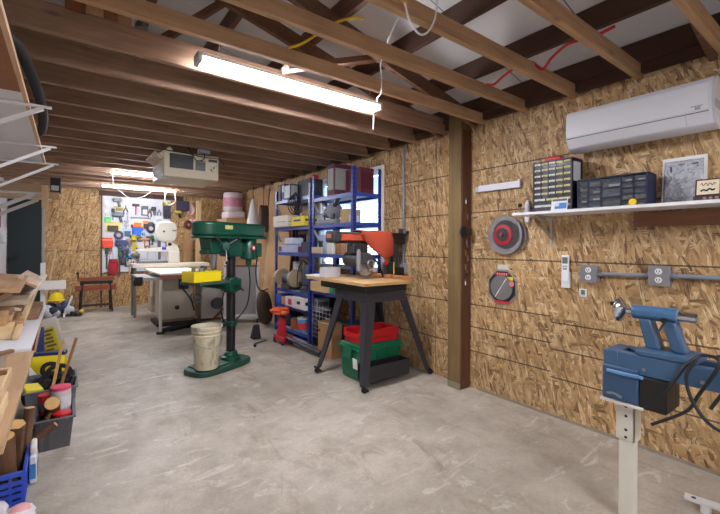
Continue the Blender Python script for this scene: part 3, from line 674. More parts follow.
for k in range(3):
    a = k*2*PI/3+.5; MB().beam((tx+.02*math.cos(a), .785, tz+.02*math.sin(a)), (tx+.056*math.cos(a), .80, tz+.056*math.sin(a)), .014, .012, (0, 1, 0)).build('spoke', CHROME, la, bevel=.003)
MB().cyl((tx+.05, .80, tz+.02), (tx+.05, .85, tz+.02), .008, .010, 12).build('crank_handle', BLACK, la)
MB().tube([(tx-.04, .60, tz-.03), (tx-.06, .615, tz-.07)], .005, 8).cyl((tx-.034, .60, tz-.02), (tx-.05, .60, tz-.02), .012, n=12).build('lock_lever', BLACK, la)
# legs
LEG = mat((212, 208, 194), .45, var=.06, scale=5)
b = MB().bx((lx+.03, .712, .005), (lx+.09, .772, .60)); b.m(1)
for z in (.545, .50, .435, .40): b.cyl((lx+.031, .74, z), (lx+.022, .74, z), .007, n=10)
b.build('leg', [LEG, DARK], la, bevel=.004)
MB().bx((lx+.024, .702, .385), (lx+.10, .711, .60)).bx((lx+.024, .702, .385), (lx+.0295, .782, .60)).build('leg_sleeve', LEG, la, bevel=.002)
MB().bx((lx-.012, .66, .558), (lx+.19, .84, .572)).build('leg_plate', OFFWHITE, la, bevel=.002)
MB().beam((lx+.06, .74, .02), (lx+.02, .55, .02), .05, .03).build('foot', LEG, la, bevel=.004)
MB().bx((lx+.03, -.40, .005), (lx+.10, -.32, .715)).build('leg', LEG, la, bevel=.004)
MB().bx((lx-.09, -.55, .80), (lx+.19, -.18, 1.10)).build('headstock', LB, la, bevel=.02, seg=3)
def flex(pts, r=.009): MB().tube(smooth_path(pts, 8), r, 8).build('power_cable', CABLE, la)
flex([(lx-.02, .58, .66), (lx-.025, .54, .74), (lx-.01, .50, .815), (lx+.03, .46, .85), (lx-.02, .40, .84), (lx-.03, .46, .70), (lx-.04, .50, .62), (lx-.035, .62, .52)], .0068)
flex([(lx-.035, .47, .84), (lx-.04, .50, .76), (lx-.05, .47, .66), (lx-.06, .40, .59), (lx-.05, .28, .58), (lx-.04, .1, .66)], .0068)
flex([(lx-.03, .36, .825), (lx+.03, .40, .835), (lx+.08, .43, .842), (lx+.10, .38, .85), (lx+.02, .33, .84), (lx-.05, .36, .78), (lx-.05, .42, .66)], .0068)
flex([(lx-.02, .40, .82), (lx-.02, .3, .835), (lx+.04, .22, .83)], .0068)
# white foot bar in the corner of the frame
fb = thing('floor_bracket', 'white flat metal bar with a hole near the floor at the lower right corner', 'bracket', (2.52, .45, 0))
b = MB().beam((2.50, .61, .05), (2.57, .25, .05), .055, .010); b.m(1).cyl((2.506, .575, .0545), (2.506, .575, .0565), .010, n=12); b.build('bar', [WHITE, DARK], fb)
for (x, y) in ((2.512, .53), (2.565, .28)): MB().bx((x-.018, y-.018, 0), (x+.018, y+.018, .0445)).build('foot', WHITE, fb, bevel=.003)
# ================================================================== DRILL PRESS  (local: -X is the front)
dp = thing('drill_press', 'tall green floor-standing drill press with a black column', 'drill press', (1.434, 4.29, 0), math.radians(24), local=True)
b = MB(); pl = []
for k in range(24):
    a = 2*PI*k/24; ca, sa = math.cos(a), math.sin(a)
    pl.append((-.16+.36*math.copysign(abs(ca)**.6, ca), .19*math.copysign(abs(sa)**.6, sa)))
b.prism(pl, 'z', 0, .055).build('base', mat((30, 70, 56), .5, var=.25), dp, bevel=.012, seg=3)
MB().bx((-.44, -.13, .055), (-.12, .13, .068)).build('base_plate', mat((44, 92, 76), .5, var=.25), dp, bevel=.006)
MB().lathe([(.105, .05), (.10, .085), (.075, .10), (.066, .14), (.052, .145)], (0, 0, 0), n=28).build('column_flange', GREEN, dp)
MB().cyl((0, 0, .10), (0, 0, 1.28), .047, n=28).build('column', mat((40, 38, 40), .35, var=.15, metal=.4), dp)
MB().lathe([(.049, .42), (.064, .42), (.064, .47), (.049, .47)], n=24).beam((-.03, 0, .445), (-.13, -.02, .445), .05, .035).build('column_collar', GREEN, dp, bevel=.004)
MB().lathe([(.049, .78), (.078, .785), (.078, .945), (.049, .95)], n=24).bx((-.085, -.075, .80), (.085, .075, .93)).build('table_bracket', GREEN, dp, bevel=.012)
MB().frust((.10, .05), (.10, .05), .79, .80, (-.1, 0), (-.1, 0)); 
MB().prism([(-.07, .81), (-.07, .92), (-.40, .925), (-.40, .875), (-.25, .85)], 'y', -.045, .045).build('table_arm', GREEN, dp, bevel=.008)
MB().bx((-.52, -.15, .90), (-.14, .15, .928)).build('table', mat((72, 92, 82), .4, var=.2, metal=.3), dp, bevel=.006)
MB().cyl((-.02, -.075, .86), (-.02, -.13, .86), .012, n=10).beam((-.02, -.13, .86), (.05, -.14, .80), .012, .012).build('table_crank', BLACK, dp)
MB().tube([(-.05, -.06, .45), (-.12, -.07, .462), (-.19, -.08, .44)], .010, 8).build('lock_handle', BLACK, dp)
# head casting
MB().prism([(-.33, 1.20), (-.36, 1.37), (.075, 1.37), (.085, 1.17), (-.09, 1.17), (-.12, 1.215)], 'y', -.085, .085).build('head', GREEN, dp, bevel=.018, seg=3)
# belt cover: long rounded box with a lip
pl = [(-.40+.15*(1-math.cos(a))*0 + (-.0), 0) for a in [0]]
cov = [(-.30-.17*math.sin(PI*k/12), .15*math.cos(PI*k/12)) for k in range(13)]
cov = [(.40, .13)] + cov + [(.40, -.13)]
MB().prism(cov, 'z', 1.385, 1.535).build('belt_cover', GREEN, dp, bevel=.028, seg=4)
MB().prism([(x*1.012-.0, y*1.03) for x, y in cov], 'z', 1.365, 1.387).build('cover_rim', mat((14, 74, 56), .35, var=.1), dp, bevel=.006)
MB().bx((-.22, -.153, 1.46), (-.12, -.1495, 1.50)).build('label_plate', mat((196, 190, 120), .5), dp, smooth=0)
MB().prism([(-.37, 1.20), (-.37, 1.245), (-.30, 1.245), (-.30, 1.20)], 'y', -.06, .06).build('front_boss', GREEN, dp, bevel=.01)
# quill, chuck, bit
MB().lathe([(.036, 1.225), (.036, 1.15), (.030, 1.145), (.030, 1.10), (.024, 1.095), (.026, 1.05), (.014, 1.03), (0, 1.03)], (-.235, 0, 0), n=22).build('quill', STEEL, dp)
MB().cyl((-.235, 0, 1.03), (-.235, 0, .985), .006, n=8).build('drill_bit', STEEL, dp)
# feed hub and spokes on the camera side
MB().lathe([(0, 0), (.045, 0), (.045, .05), (.03, .06), (0, .06)], (-.19, -.085, 1.285), (0, -1, 0), 22).build('feed_hub', mat((52, 92, 82), .4, var=.2), dp)
for k in range(3):
    a = .5+k*2*PI/3; p = Vector((-.19+.17*math.cos(a), -.15, 1.285+.17*math.sin(a)))
    q = MB().cyl((-.19+.03*math.cos(a), -.13, 1.285+.03*math.sin(a)), p, .006, n=8).build('feed_handle', STEEL, dp)
    q['_o'] = (0, 0, 0); MB().sph(p, .018, 12, 8).build('knob', BLACK, q)
MB().cyl((-.10, -.085, 1.34), (-.10, -.098, 1.34), .028, n=18).build('depth_dial', mat((30, 66, 54), .4), dp)
# motor
MB().lathe([(0, 1.13), (.075, 1.135), (.09, 1.15), (.09, 1.36), (.075, 1.38), (0, 1.385)], (.235, -.02, 0), n=28).build('motor', GREEN, dp)
MB().lathe([(0, 1.045), (.03, 1.05), (.035, 1.132)], (.235, -.02, 0), n=18).build('motor_cap', GREEN, dp)
MB().bx((.05, -.05, 1.22), (.16, .05, 1.33)).build('motor_mount', mat((16, 76, 58), .4), dp, bevel=.006)
MB().bx((.32, -.075, 1.16), (.395, .06, 1.32)).build('switch_box', mat((16, 84, 62), .4), dp, bevel=.008)
MB().cyl((.222, -.108, 1.265), (.222, -.1135, 1.265), .032, n=20).build('round_badge', RED, dp); MB().cyl((.222, -.113, 1.265), (.222, -.1155, 1.265), .018, n=16).build('badge_mark', PAPER, dp)
MB().lathe([(0, 1.385), (.03, 1.385), (.03, 1.40), (0, 1.40)], (.235, -.02, 0), n=14).build('shaft', STEEL, dp)
MB().bx((-.06, -.10, 1.365), (.13, -.088, 1.385)).build('rail', STEEL, dp, bevel=.002)
def wcord(name, label, pts, r=.008, m=CABLE): return cord(name, label, pts, r, m)
wcord('power_cable', 'black cord hanging in a loop from the drill press motor to its column', [(1.66, 4.36, 1.06), (1.67, 4.35, .85), (1.63, 4.33, .62), (1.53, 4.31, .50), (1.49, 4.30, .475)])
wcord('power_cable', 'black cord hanging in a small loop below the drill press table', [(1.36, 4.24, .86), (1.31, 4.22, .66), (1.33, 4.22, .50), (1.40, 4.25, .44)])
wcord('power_cable', 'black cord drooping from the drill press across to the blue shelving', [(1.79, 4.42, 1.22), (1.80, 4.50, 1.0), (1.86, 4.6, .80), (1.98, 4.75, .72), (2.12, 4.9, .72)])
# yellow tray on the table
yb = thing('parts_tray', 'bright yellow open plastic tray on the drill press table', 'tray', (1.08, 4.11, .93), math.radians(20), local=True)
b = MB(); wl = .155; dl = .10; hh = .105; th = .006
b.frust((wl-.012, dl-.012), (wl-.012, dl-.012), 0, .006, (0, 0), (0, 0))
for (x0, y0, x1, y1) in ((-wl, -dl, wl, -dl+th), (-wl, dl-th, wl, dl), (-wl, -dl, -wl+th, dl), (wl-th, -dl, wl, dl)): b.bx((x0, y0, 0), (x1, y1, hh))
b.build('tub', YELLOW, yb, bevel=.003)
MB().bx((-wl-.006, -dl-.006, hh-.008), (wl+.006, -dl+.004, hh)).build('rim', YELLOW, yb, bevel=.002)
for i, (x, y, h_, c_) in enumerate(((-.08, .02, .14, (120, 112, 100)), (-.03, -.03, .125, (150, 152, 150)), (.03, .03, .15, (96, 90, 84)), (.08, .0, .13, (176, 160, 110)))):
    o = MB().box((1.08+x*.94-y*.34, 4.11+x*.34+y*.94, .937+h_/2), (.035, .03, h_), (0, 0, .4*i)).build('tool_bit', mat(c_, .5, metal=.3), bevel=.004)
    tag(o, ['grey drill holder at the left in the yellow tray', 'pale bit case second from left in the yellow tray', 'dark block standing tallest in the yellow tray', 'tan block at the right end in the yellow tray'][i], 'tool')
# bucket on the base
t = NT('dirty_bucket'); v = t.coord(); n1 = t.noise(t.mapping(v, (9, 9, 4)), 1.4, 5, .7, .6); n2 = t.noise(v, 3, 2)
c = t.mix(n2.outputs['Fac'], lin((196, 186, 156)), lin((216, 208, 182))); c = t.mix(t.ramp(n1.outputs['Fac'], [(.52, 0.), (.68, .75)]), c, lin((104, 98, 82)))
t.bsdf(c, .55); BK_ = t.m
bu = thing('bucket', 'dirty cream plastic bucket standing on the drill press base', 'bucket', (1.118, 4.06, .056))
b = MB().at((1.118, 4.06, .069)); b.lathe([(0, 0), (.105, 0), (.112, .01), (.14, .40), (.148, .402), (.148, .425), (.138, .425), (.134, .40), (.106, .02), (0, .016)], n=36); b.T = None
b.build('pail', BK_, bu)
b = MB().at((1.118, 4.06, .069)); b.lathe([(.136, .365), (.146, .367), (.146, .377), (.137, .379)], n=36).lathe([(.134, .33), (.142, .332), (.142, .340), (.135, .342)], n=36); b.T = None
b.build('rim_rings', BK_, bu)
b = MB().at((1.118, 4.06, .069)); b.tube([(-.146*math.cos(a), -.146*math.sin(a)*.98, .33-.11*math.sin(a)) for a in [PI*k/16 for k in range(17)]], .003, 6); b.T = None
b.build('wire_handle', STEEL, bu)
b = MB().at((1.118, 4.06, .069)); b.lathe([(0, .24), (.114, .24), (.117, .225)], n=24); b.T = None
b.build('dark_contents', mat((48, 44, 38), .9, var=.5), bu)
MB().box((1.06, 4.035, .39), (.10, .02, .12), (0, .5, .3)).build('offcut', mat((60, 54, 44), .8), bu)

# ================================================================== RADIAL ARM SAW
rs = thing('radial_arm_saw', 'radial arm saw with orange arm and wooden table on splayed black steel legs', 'saw', (2.45, 3.1, 0))
LEGM = mat((52, 52, 60), .45, var=.18, scale=10)
T0 = .975
MB().bx((2.03, 2.66, T0-.028), (2.544, 3.68, T0)).build('table', wood((176, 132, 84), (206, 168, 116), 'Y', .8), rs, bevel=.003)
MB().bx((2.545, 2.68, T0-.028), (2.60, 3.54, T0)).bx((2.60, 3.02, T0-.028), (2.86, 3.54, T0)).build('rear_table', wood((150, 104, 62), (190, 146, 96), 'Y', .8), rs, bevel=.003)
MB().bx((2.60, 2.98, T0), (2.625, 3.54, T0+.035)).build('fence', wood((150, 96, 54), (196, 140, 84), 'Y', .8), rs, bevel=.002)
MB().bx((2.11, 2.74, T0-.10), (2.59, 3.52, T0-.03)).build('frame', mat((30, 30, 34), .5), rs, bevel=.004)
MB().bx((2.13, 2.76, T0-.19), (2.60, 3.28, T0-.10)).build('apron', LEGM, rs, bevel=.006)
for (tx_, ty, fx_, fy) in ((2.14, 2.77, 2.086, 2.745), (2.15, 3.24, 2.035, 3.47), (2.60, 2.77, 2.945, 2.77), (2.60, 3.24, 2.93, 3.45)):
    sx_ = 1 if tx_ > 2.5 else -1; sy_ = 1 if ty > 3 else -1
    b = MB(); t3 = Vector((tx_, ty, T0-.11)); f3 = Vector((fx_, fy, .05)); 
    # folded angle leg: two plates meeting at the outer corner
    for (dx, dy) in ((1, 0), (0, 1)):
        w0, w1 = .105, .055
        e = Vector((-sx_*dx, -sy_*dy, 0)); nrm = Vector((-sx_*dy, -sy_*dx, 0))*.004
        vs_ = [t3, t3+e*w0, f3+e*w1, f3]
        A = [b._v(p) for p in vs_]; B_ = [b._v(p+nrm) for p in vs_]
        b._f(A[::-1]); b._f(B_)
        for i in range(4): b._f([A[i], A[(i+1) % 4], B_[(i+1) % 4], B_[i]])
    lg = b.build('leg', LEGM, rs, smooth=0)
    lg['_o'] = tuple(rs['_o'])
    MB().cyl((fx_+.01, fy-sy_*.0-.012, .028), (fx_+.01, fy+.012, .028), .027, n=16).beam((fx_-.02, fy, .07), (fx_+.05, fy, .012), .03, .02).build('caster', RUBBER, lg, bevel=.002)
MB().bx((2.15, 2.765, .07), (2.66, 2.775, .21)).bx((2.15, 2.775, .06), (2.66, 2.92, .07)).bx((2.15, 2.91, .07), (2.66, 2.92, .21)).bx((2.65, 2.775, .07), (2.66, 2.91, .21)).build('lower_shelf', mat((36, 36, 40), .5), rs, bevel=.003)
# column, arm, carriage
MB().bx((2.74, 3.10, T0-.05), (2.90, 3.26, 1.07)).build('column_base', BLACK, rs, bevel=.01)
MB().cyl((2.82, 3.18, 1.05), (2.82, 3.18, 1.40), .05, n=22).build('column', mat((50, 50, 54), .35), rs)
MB().bx((2.70, 3.115, 1.315), (2.93, 3.245, 1.435)).build('arm_rear', BLACK, rs, bevel=.014)
MB().bx((2.09, 3.128, 1.345), (2.72, 3.232, 1.412)).build('arm', ORANGE, rs, bevel=.008)
MB().bx((2.11, 3.124, 1.413), (2.72, 3.236, 1.43)).build('arm_top', mat((90, 88, 90), .4), rs, bevel=.004)
MB().bx((2.08, 3.14, 1.32), (2.70, 3.22, 1.344)).build('arm_track', BLACK, rs, bevel=.004)
MB().bx((1.995, 3.105, 1.325), (2.095, 3.255, 1.44)).build('arm_cap', mat((46, 46, 50), .45), rs, bevel=.02, seg=3)
MB().bx((1.993, 3.14, 1.37), (1.996, 3.22, 1.41)).build('cap_label', mat((176, 96, 66), .5), rs, smooth=0)
MB().bx((2.24, 3.12, 1.22), (2.42, 3.24, 1.32)).build('carriage', mat((40, 40, 44), .45), rs, bevel=.01)
MB().cyl((2.33, 3.34, 1.16), (2.33, 3.08, 1.16), .075, n=24).cyl((2.33, 3.08, 1.16), (2.33, 3.05, 1.16), .055, n=24).build('motor', mat((56, 56, 60), .4), rs, bevel=.004)
b = MB().at((2.28, 3.02, 1.125)); pg = [(.105*math.cos(a), .105*math.sin(a)) for a in [PI*k/14 for k in range(15)]]
b.prism([(.03+p[0], p[1]) for p in pg], 'y', -.025, .025); b.T = None
b.build('blade_guard', mat((62, 62, 68), .45), rs, bevel=.006)
MB().prism(disc_teeth(2.31, 1.10, .095, 0, 0, 36), 'y', 3.018, 3.022).build('blade', BLADE, rs, smooth=0)
MB().cyl((2.215, 3.00, 1.06), (2.215, 3.00, 1.25), .022, n=18).cyl((2.215, 3.00, 1.25), (2.215, 3.00, 1.265), .015, n=14).build('dust_spout', mat((140, 142, 146), .4, metal=.3), rs)
MB().tor((2.35, 2.985, 1.12), .035, .010, (0, 1, 0), 18, 8).cyl((2.35, 3.0, 1.12), (2.35, 2.965, 1.12), .014, n=14).build('lock_knob', STEEL, rs)
MB().beam((2.33, 2.99, 1.07), (2.40, 2.985, 1.045), .03, .012).build('anti_kick_arm', mat((190, 180, 150), .35, metal=.4), rs, bevel=.002)
MB().tube(smooth_path([(2.40, 3.05, 1.20), (2.47, 3.02, 1.12), (2.52, 3.02, 1.02), (2.56, 3.05, .99)]), .010, 8).build('cable', CABLE, rs)
MB().bx((2.60, 3.05, 1.00), (2.73, 3.10, 1.13)).build('rear_guard', mat((34, 34, 40), .5), rs, bevel=.006)
MB().bx((2.575, 3.035, 1.105), (2.615, 3.05, 1.15)).build('switch', RED, rs, bevel=.004)
MB().cyl((2.66, 3.0, T0+.036), (2.66, 3.0, 1.13), .006, n=8).build('yellow_rod', mat((190, 170, 60), .4), rs)
MB().cyl((2.86, 3.12, 1.435), (2.86, 3.12, 1.47), .03, .022, 16).cyl((2.86, 3.12, 1.47), (2.86, 3.12, 1.48), .034, n=16).build('height_knob', BLACK, rs)
MB().beam((2.93, 3.13, 1.40), (2.965, 3.12, 1.46), .03, .02).build('arm_latch', BLACK, rs, bevel=.004)
# orange cloth over the arm
def clf(u, v_):
    # v across the arm: 0 camera-side hem, 1 far side; u along the arm
    x = 2.31+.40*u
    drop = .05+.235*(min(1, max(0, (u-.05)/.62)))**.8 - .035*max(0, u-.8)/.2
    s = v_*(drop+.13+.12); 
    hem = drop
    if s < hem: y, z = 3.108-.012-.02*math.sin(PI*s/hem)-.014*math.sin(9*u+2)*(1-s/hem), 1.452-(hem-s)
    elif s < hem+.15: q = (s-hem)/.15; y, z = 3.10+.145*q, 1.446+.006*math.sin(PI*q)+.004*math.sin(12*u)
    else: q = s-hem-.15; y, z = 3.252+.006*math.sin(8*u), 1.446-q
    x += (1-min(1, s/hem))*.05*(u-.2)
    return (x, y, z)
o = MB().grid(clf, 18, 22).build('orange_cloth', mat((186, 76, 50), .85, var=.08), solid=.004, smooth=180); tag(o, 'orange cloth draped over the arm of the radial arm saw', 'cloth')
# bits on the saw table
o = MB().at((2.16, 3.42, T0+.001), (0, 0, .1)).bx((-.09, -.06, 0), (.09, .06, .10)).build('carton', mat((206, 206, 214), .6, var=.08), bevel=.003); tag(o, 'white carton at the far end of the wooden saw table', 'box')
o = MB().at((2.20, 3.62, T0+.001), (0, 0, .1)).bx((-.16, -.08, 0), (.14, .10, .014)).build('paper_stack', PAPER, bevel=.002); tag(o, 'flat white papers on the far left corner of the saw table', 'paper')
o = MB().bx((2.63, 2.72, T0+.0005), (2.655, 3.02, T0+.03)).build('wood_offcut', wood((160, 100, 56), (196, 136, 84), 'Y'), bevel=.002); tag(o, 'narrow wood offcut at the rear of the saw table beside the wall', 'wood offcut')
# tote and red box under the saw
tt = thing('storage_tote', 'green lidded storage tote on the floor under the saw', 'storage box', (2.48, 3.12, 0))
TG = mat((18, 108, 74), .4, var=.08)
b = MB(); b.frust((.235, .16), (.26, .175), .002, .30, (2.46, 3.12), (2.46, 3.12)); b.build('tub', TG, tt, bevel=.014, seg=3)
b = MB(); b.frust((.275, .19), (.275, .19), .30, .325, (2.46, 3.12), (2.46, 3.12)).frust((.26, .175), (.24, .16), .325, .352, (2.46, 3.12), (2.46, 3.12)); b.build('lid', mat((20, 114, 78), .4, var=.08), tt, bevel=.007)
for s in (-1, 1): MB().bx((2.46+s*.275, 3.06, .22), (2.46+s*.295, 3.18, .335)).build('handle', TG, tt, bevel=.006)
for k in range(4): MB().bx((2.235+k*.145, 2.944-.006, .10), (2.245+k*.145, 2.966, .29)).build('rib', TG, tt, bevel=.003)
MB().at((2.205, 3.03, .12), (0, math.radians(-4.5), 0)).bx((-.002, -.035, 0), (.001, .035, .10)).build('label', PAPER, tt, smooth=0)
rb = thing('red_case', 'red plastic tub sitting on top of the green storage tote', 'box', (2.45, 3.10, .353))
b = MB()
b.frust((.23, .13), (.235, .135), .3535, .40, (2.45, 3.10), (2.45, 3.10)); b.build('tub', RED, rb, bevel=.008)
b = MB(); b.bx((2.205, 2.96, .40), (2.695, 2.985, .49)).bx((2.205, 3.215, .40), (2.695, 3.24, .49)).bx((2.67, 2.985, .40), (2.695, 3.215, .49)).bx((2.205, 2.985, .40), (2.23, 3.215, .455))
b.build('walls', RED, rb, bevel=.012, seg=3)
MB().bx((2.40, 2.985, .40), (2.42, 3.215, .47)).build('divider', mat((176, 26, 30), .45), rb, bevel=.004)
# ================================================================== BLUE SHELVING
BL = mat((34, 54, 136), 0.38, var=0.1)
BLD = mat((44, 70, 158), 0.4, var=0.08)
BOARD = mat((176, 180, 192), 0.6, var=0.1)
SXF, SXR = (2.55, 2.955)

def shelving(label, y0, y1, zs, htop):
    r = thing('shelving_unit', label, 'shelving unit', ((SXF + SXR) / 2, (y0 + y1) / 2, 0), group='blue steel shelving by the window')
    for x, sx_ in ((SXF, 1), (SXR, -1)):
        for y, sy_ in ((y0, 1), (y1, -1)):
            b = MB().bx((x, y, 0), (x + sx_ * 0.003, y + sy_ * 0.045, htop)).bx((x, y, 0), (x + sx_ * 0.045, y + sy_ * 0.003, htop))
            b.m(1)
            z = 0.12
            while z < htop - 0.04:
                b.bx((x - sx_ * 0.0007, y + sy_ * 0.016, z), (x - sx_ * 0.0002, y + sy_ * 0.029, z + 0.022))
                b.bx((x + sx_ * 0.016, y - sy_ * 0.0007, z), (x + sx_ * 0.029, y - sy_ * 0.0002, z + 0.022))
                z += 0.052
            b.build('post', [BL, mat((16, 22, 50), 0.6)], r, smooth=0)
    for z in zs:
        s_ = MB().bx((SXF + 0.004, y0 + 0.004, z - 0.012), (SXR - 0.004, y1 - 0.004, z)).build('shelf', BOARD, r, smooth=0)
        s_['_o'] = tuple(r['_o'])
        MB().bx((SXF + 0.003, y0 + 0.003, z - 0.045), (SXF + 0.012, y1 - 0.003, z)).bx((SXR - 0.012, y0 + 0.003, z - 0.045), (SXR - 0.003, y1 - 0.003, z)).bx((SXF + 0.003, y0 + 0.003, z - 0.045), (SXR - 0.003, y0 + 0.012, z)).bx((SXF + 0.003, y1 - 0.012, z - 0.045), (SXR - 0.003, y1 - 0.003, z)).build('rim', BLD, s_, smooth=0)
    for a, c_ in ((zs[0] - 0.05, zs[1] + 0.05), (zs[1] - 0.05, zs[2] + 0.05)):
        MB().beam((SXF + 0.02, y1 - 0.008, a), (SXF + 0.02, y1 - 0.16, a - 0.16), 0.004, 0.03, (1, 0, 0)).build('corner_brace', mat((150, 156, 176), 0.4), r, smooth=0)
    return r
shelving('blue steel shelving bay farther from the camera, crammed with tools', 4.535, 5.62, [1.962, 1.558, 1.192, 0.654, 0.428, 0.105], 2.12)
shelving('blue steel shelving bay in front of the window behind the saw', 3.565, 4.485, [1.903, 1.564, 1.192, 0.718], 2.195)

def crate(label, cat, name, x0, x1, y0, y1, z0, z1, rgb, bevel=0.004, band=None, rough=0.6, lid=None):
    """a packed carton / case standing on a shelf, with its printed front panel as a part"""
    if band is None and lid is None:
        o = MB().bx((x0, y0, z0 + 0.001), (x1, y1, z1)).build(name, mat(rgb, rough, var=0.08), bevel=bevel)
        return tag(o, label, cat)
    r = thing(name, label, cat, ((x0 + x1) / 2, (y0 + y1) / 2, z0 + 0.001))
    MB().bx((x0, y0, z0 + 0.001), (x1, y1, z1)).build('body', mat(rgb, rough, var=0.08), r, bevel=bevel)
    if band:
        rgb2, a, c, e, f = band
        MB().bx((x0 - 0.002, y0 + (y1 - y0) * a, z0 + (z1 - z0) * e), (x0 - 0.0002, y0 + (y1 - y0) * c, z0 + (z1 - z0) * f)).build('front_label', mat(rgb2, 0.55, var=0.1), r, smooth=0)
        MB().bx((x0 + 0.01, y0 - 0.002, z0 + (z1 - z0) * e), (x1 - 0.02, y0 - 0.0002, z0 + (z1 - z0) * f)).build('side_label', mat(rgb2, 0.55, var=0.1), r, smooth=0)
    if lid:
        MB().bx((x0 - 0.004, y0 - 0.004, z1 - 0.0), (x1 + 0.004, y1 + 0.004, z1 + 0.018)).build('lid', mat(lid, 0.5), r, bevel=0.003)
    return r

def jar(label, cat, name, x, y, z, r_, h, rgb, lid, band=None):
    r = thing(name, label, cat, (x, y, z + 0.001))
    MB().lathe([(0, 0), (r_ * 0.96, 0), (r_, r_ * 0.1), (r_, h * 0.86), (r_ * 0.9, h * 0.9)], (x, y, z + 0.001), n=22).build('body', mat(rgb, 0.4, var=0.1), r)
    MB().lathe([(r_ * 0.92, h * 0.88), (r_ * 1.0, h * 0.885), (r_ * 1.0, h), (0, h)], (x, y, z + 0.001), n=22).build('lid', mat(lid, 0.45), r)
    if band:
        MB().lathe([(r_ * 1.012, h * 0.2), (r_ * 1.012, h * 0.66)], (x, y, z + 0.001), n=22).build('label', mat(band, 0.55, var=0.15), r)
    return r
f = SXF
crate('dark narrow case at the far left end of the top shelf', 'case', 'tool_case', f + 0.02, f + 0.3, 5.4712, 5.5681, 1.9645, 2.2047, (40, 34, 46))
crate('purple box standing beside the dark case on the far top shelf', 'box', 'carton', f + 0.03, f + 0.26, 5.3742, 5.4604, 1.9645, 2.2154, (72, 58, 160), band=((206, 204, 226), 0.1, 0.9, 0.5, 0.9))
crate('box with a pale swoosh picture on the far bay top shelf', 'box', 'carton', f + 0.02, f + 0.28, 5.1481, 5.3635, 1.9645, 2.1831, (60, 56, 88), band=((196, 204, 206), 0.1, 0.9, 0.12, 0.92))
crate('black box behind the cable coil on the far bay top shelf', 'box', 'carton', f + 0.12, f + 0.33, 4.7603, 5.1265, 1.9645, 2.2262, (30, 26, 34))
o = MB()
for k in range(5):
    o.tor((f - 0.012, 1.077 * (4.56 + 0.01 * k), 1.077 * (1.9 - 0.02 * k) - 0.1001), 0.085 + 0.012 * k, 0.008, (1, 0.15 * k - 0.3, 0.1), 24, 6)
o = o.build('cable_coil', CABLE)
tag(o, 'black cable coil hanging over the edge of the far top shelf', 'cable')
for i in range(2):
    wcord('hanging_cable', ['black cable hanging down left of the shared shelf posts', 'second black cable dangling beside the shared shelf posts'][i], [(f - 0.01, 1.077 * (4.5 - 0.07 * i), 1.9031), (f - 0.02, 1.077 * (4.52 - 0.06 * i), 1.7739), (f - 0.015, 1.077 * (4.46 - 0.05 * i), 1.077 * (1.66 + 0.05 * i) - 0.1001), (f - 0.012, 4.7711, 1.7847)], 0.007)
crate('small red box on top of the black box on the far top shelf', 'box', 'carton', f + 0.15, f + 0.25, 4.7388, 4.8465, 2.2273, 2.2801, (190, 40, 40))
crate('long white appliance sticking out of the far bay second shelf', 'appliance', 'white_case', f - 0.06, f + 0.3, 5.0619, 5.566, 1.5606, 1.7308, (222, 214, 204), 0.012, band=((150, 148, 146), 0.15, 0.7, 0.42, 0.48))
crate('yellow box with dark lettering on the far bay second shelf', 'box', 'carton', f - 0.03, f + 0.25, 4.6311, 5.0188, 1.5606, 1.6931, (232, 208, 20), band=((40, 38, 30), 0.3, 0.8, 0.5, 0.68))
crate('long blue-white box on the far bay third shelf', 'box', 'carton', f + 0.01, f + 0.22, 4.9111, 5.5142, 1.1945, 1.3, (176, 184, 216), band=((120, 60, 90), 0.82, 0.98, 0.1, 0.8))
crate('white rounded caddy stacked on the long blue-white box', 'caddy', 'plastic_caddy', f + 0.02, f + 0.2, 5.0619, 5.3635, 1.3011, 1.4077, (204, 210, 226), 0.03)
jar('dark bottle with a tan cap behind the white caddy', 'bottle', 'bottle', f + 0.26, 5.2342, 1.1945, 0.06, 0.3, (52, 44, 52), (150, 112, 72))
jar('dark spray can left of the white caddy on the third shelf', 'can', 'spray_can', f + 0.27, 5.4712, 1.1945, 0.04, 0.22, (44, 58, 70), (30, 32, 40))
crate('dark tool case at the right of the far bay third shelf', 'case', 'tool_case', f + 0.05, f + 0.3, 4.5988, 4.868, 1.1945, 1.3431, (48, 52, 66))
bg_ = thing('bench_grinder', 'cream and grey bench grinder on the far bay middle shelf', 'grinder', (f + 0.05, 5.2342, 0.656))
MB().bx((f - 0.02, 5.105, 0.656), (f + 0.16, 5.3635, 0.7184)).build('base', mat((60, 60, 66), 0.5), bg_, bevel=0.008)
MB().cyl((f + 0.06, 5.1265, 0.8154), (f + 0.06, 5.3419, 0.8154), 0.075, n=22).build('motor', mat((72, 78, 96), 0.4), bg_)
for y in (4.66, 5.06):
    MB().lathe([(0.0, -0.035), (0.115, -0.035), (0.125, -0.02), (0.125, 0.02), (0.115, 0.035), (0, 0.035)], (f + 0.04, 1.077 * y, 0.8261), (0, 1, 0), 28).build('wheel_guard', mat((176, 156, 128), 0.4), bg_)
MB().lathe([(0, 0), (0.05, 0), (0.05, 0.02), (0, 0.02)], (f + 0.04, 5.4873, 0.8261), (0, 1, 0), 18).build('wheel', STEEL, bg_)
crate('red and white striped box before the cream grinder', 'box', 'carton', f - 0.04, f - 0.005 + 0.02, 5.4173, 5.5896, 0.7615, 0.8261, (206, 190, 180), band=((190, 50, 50), 0, 1, 0.35, 0.65))
jar('white tin with a red band behind the grinder', 'tin', 'paint_tin', f + 0.2, 5.2773, 0.656, 0.06, 0.4, (222, 216, 212), (236, 236, 236), (186, 40, 50))
m_ = thing('router_tool', 'dark grey power tool standing right of the bench grinder', 'power tool', (f + 0.08, 4.7603, 0.656))
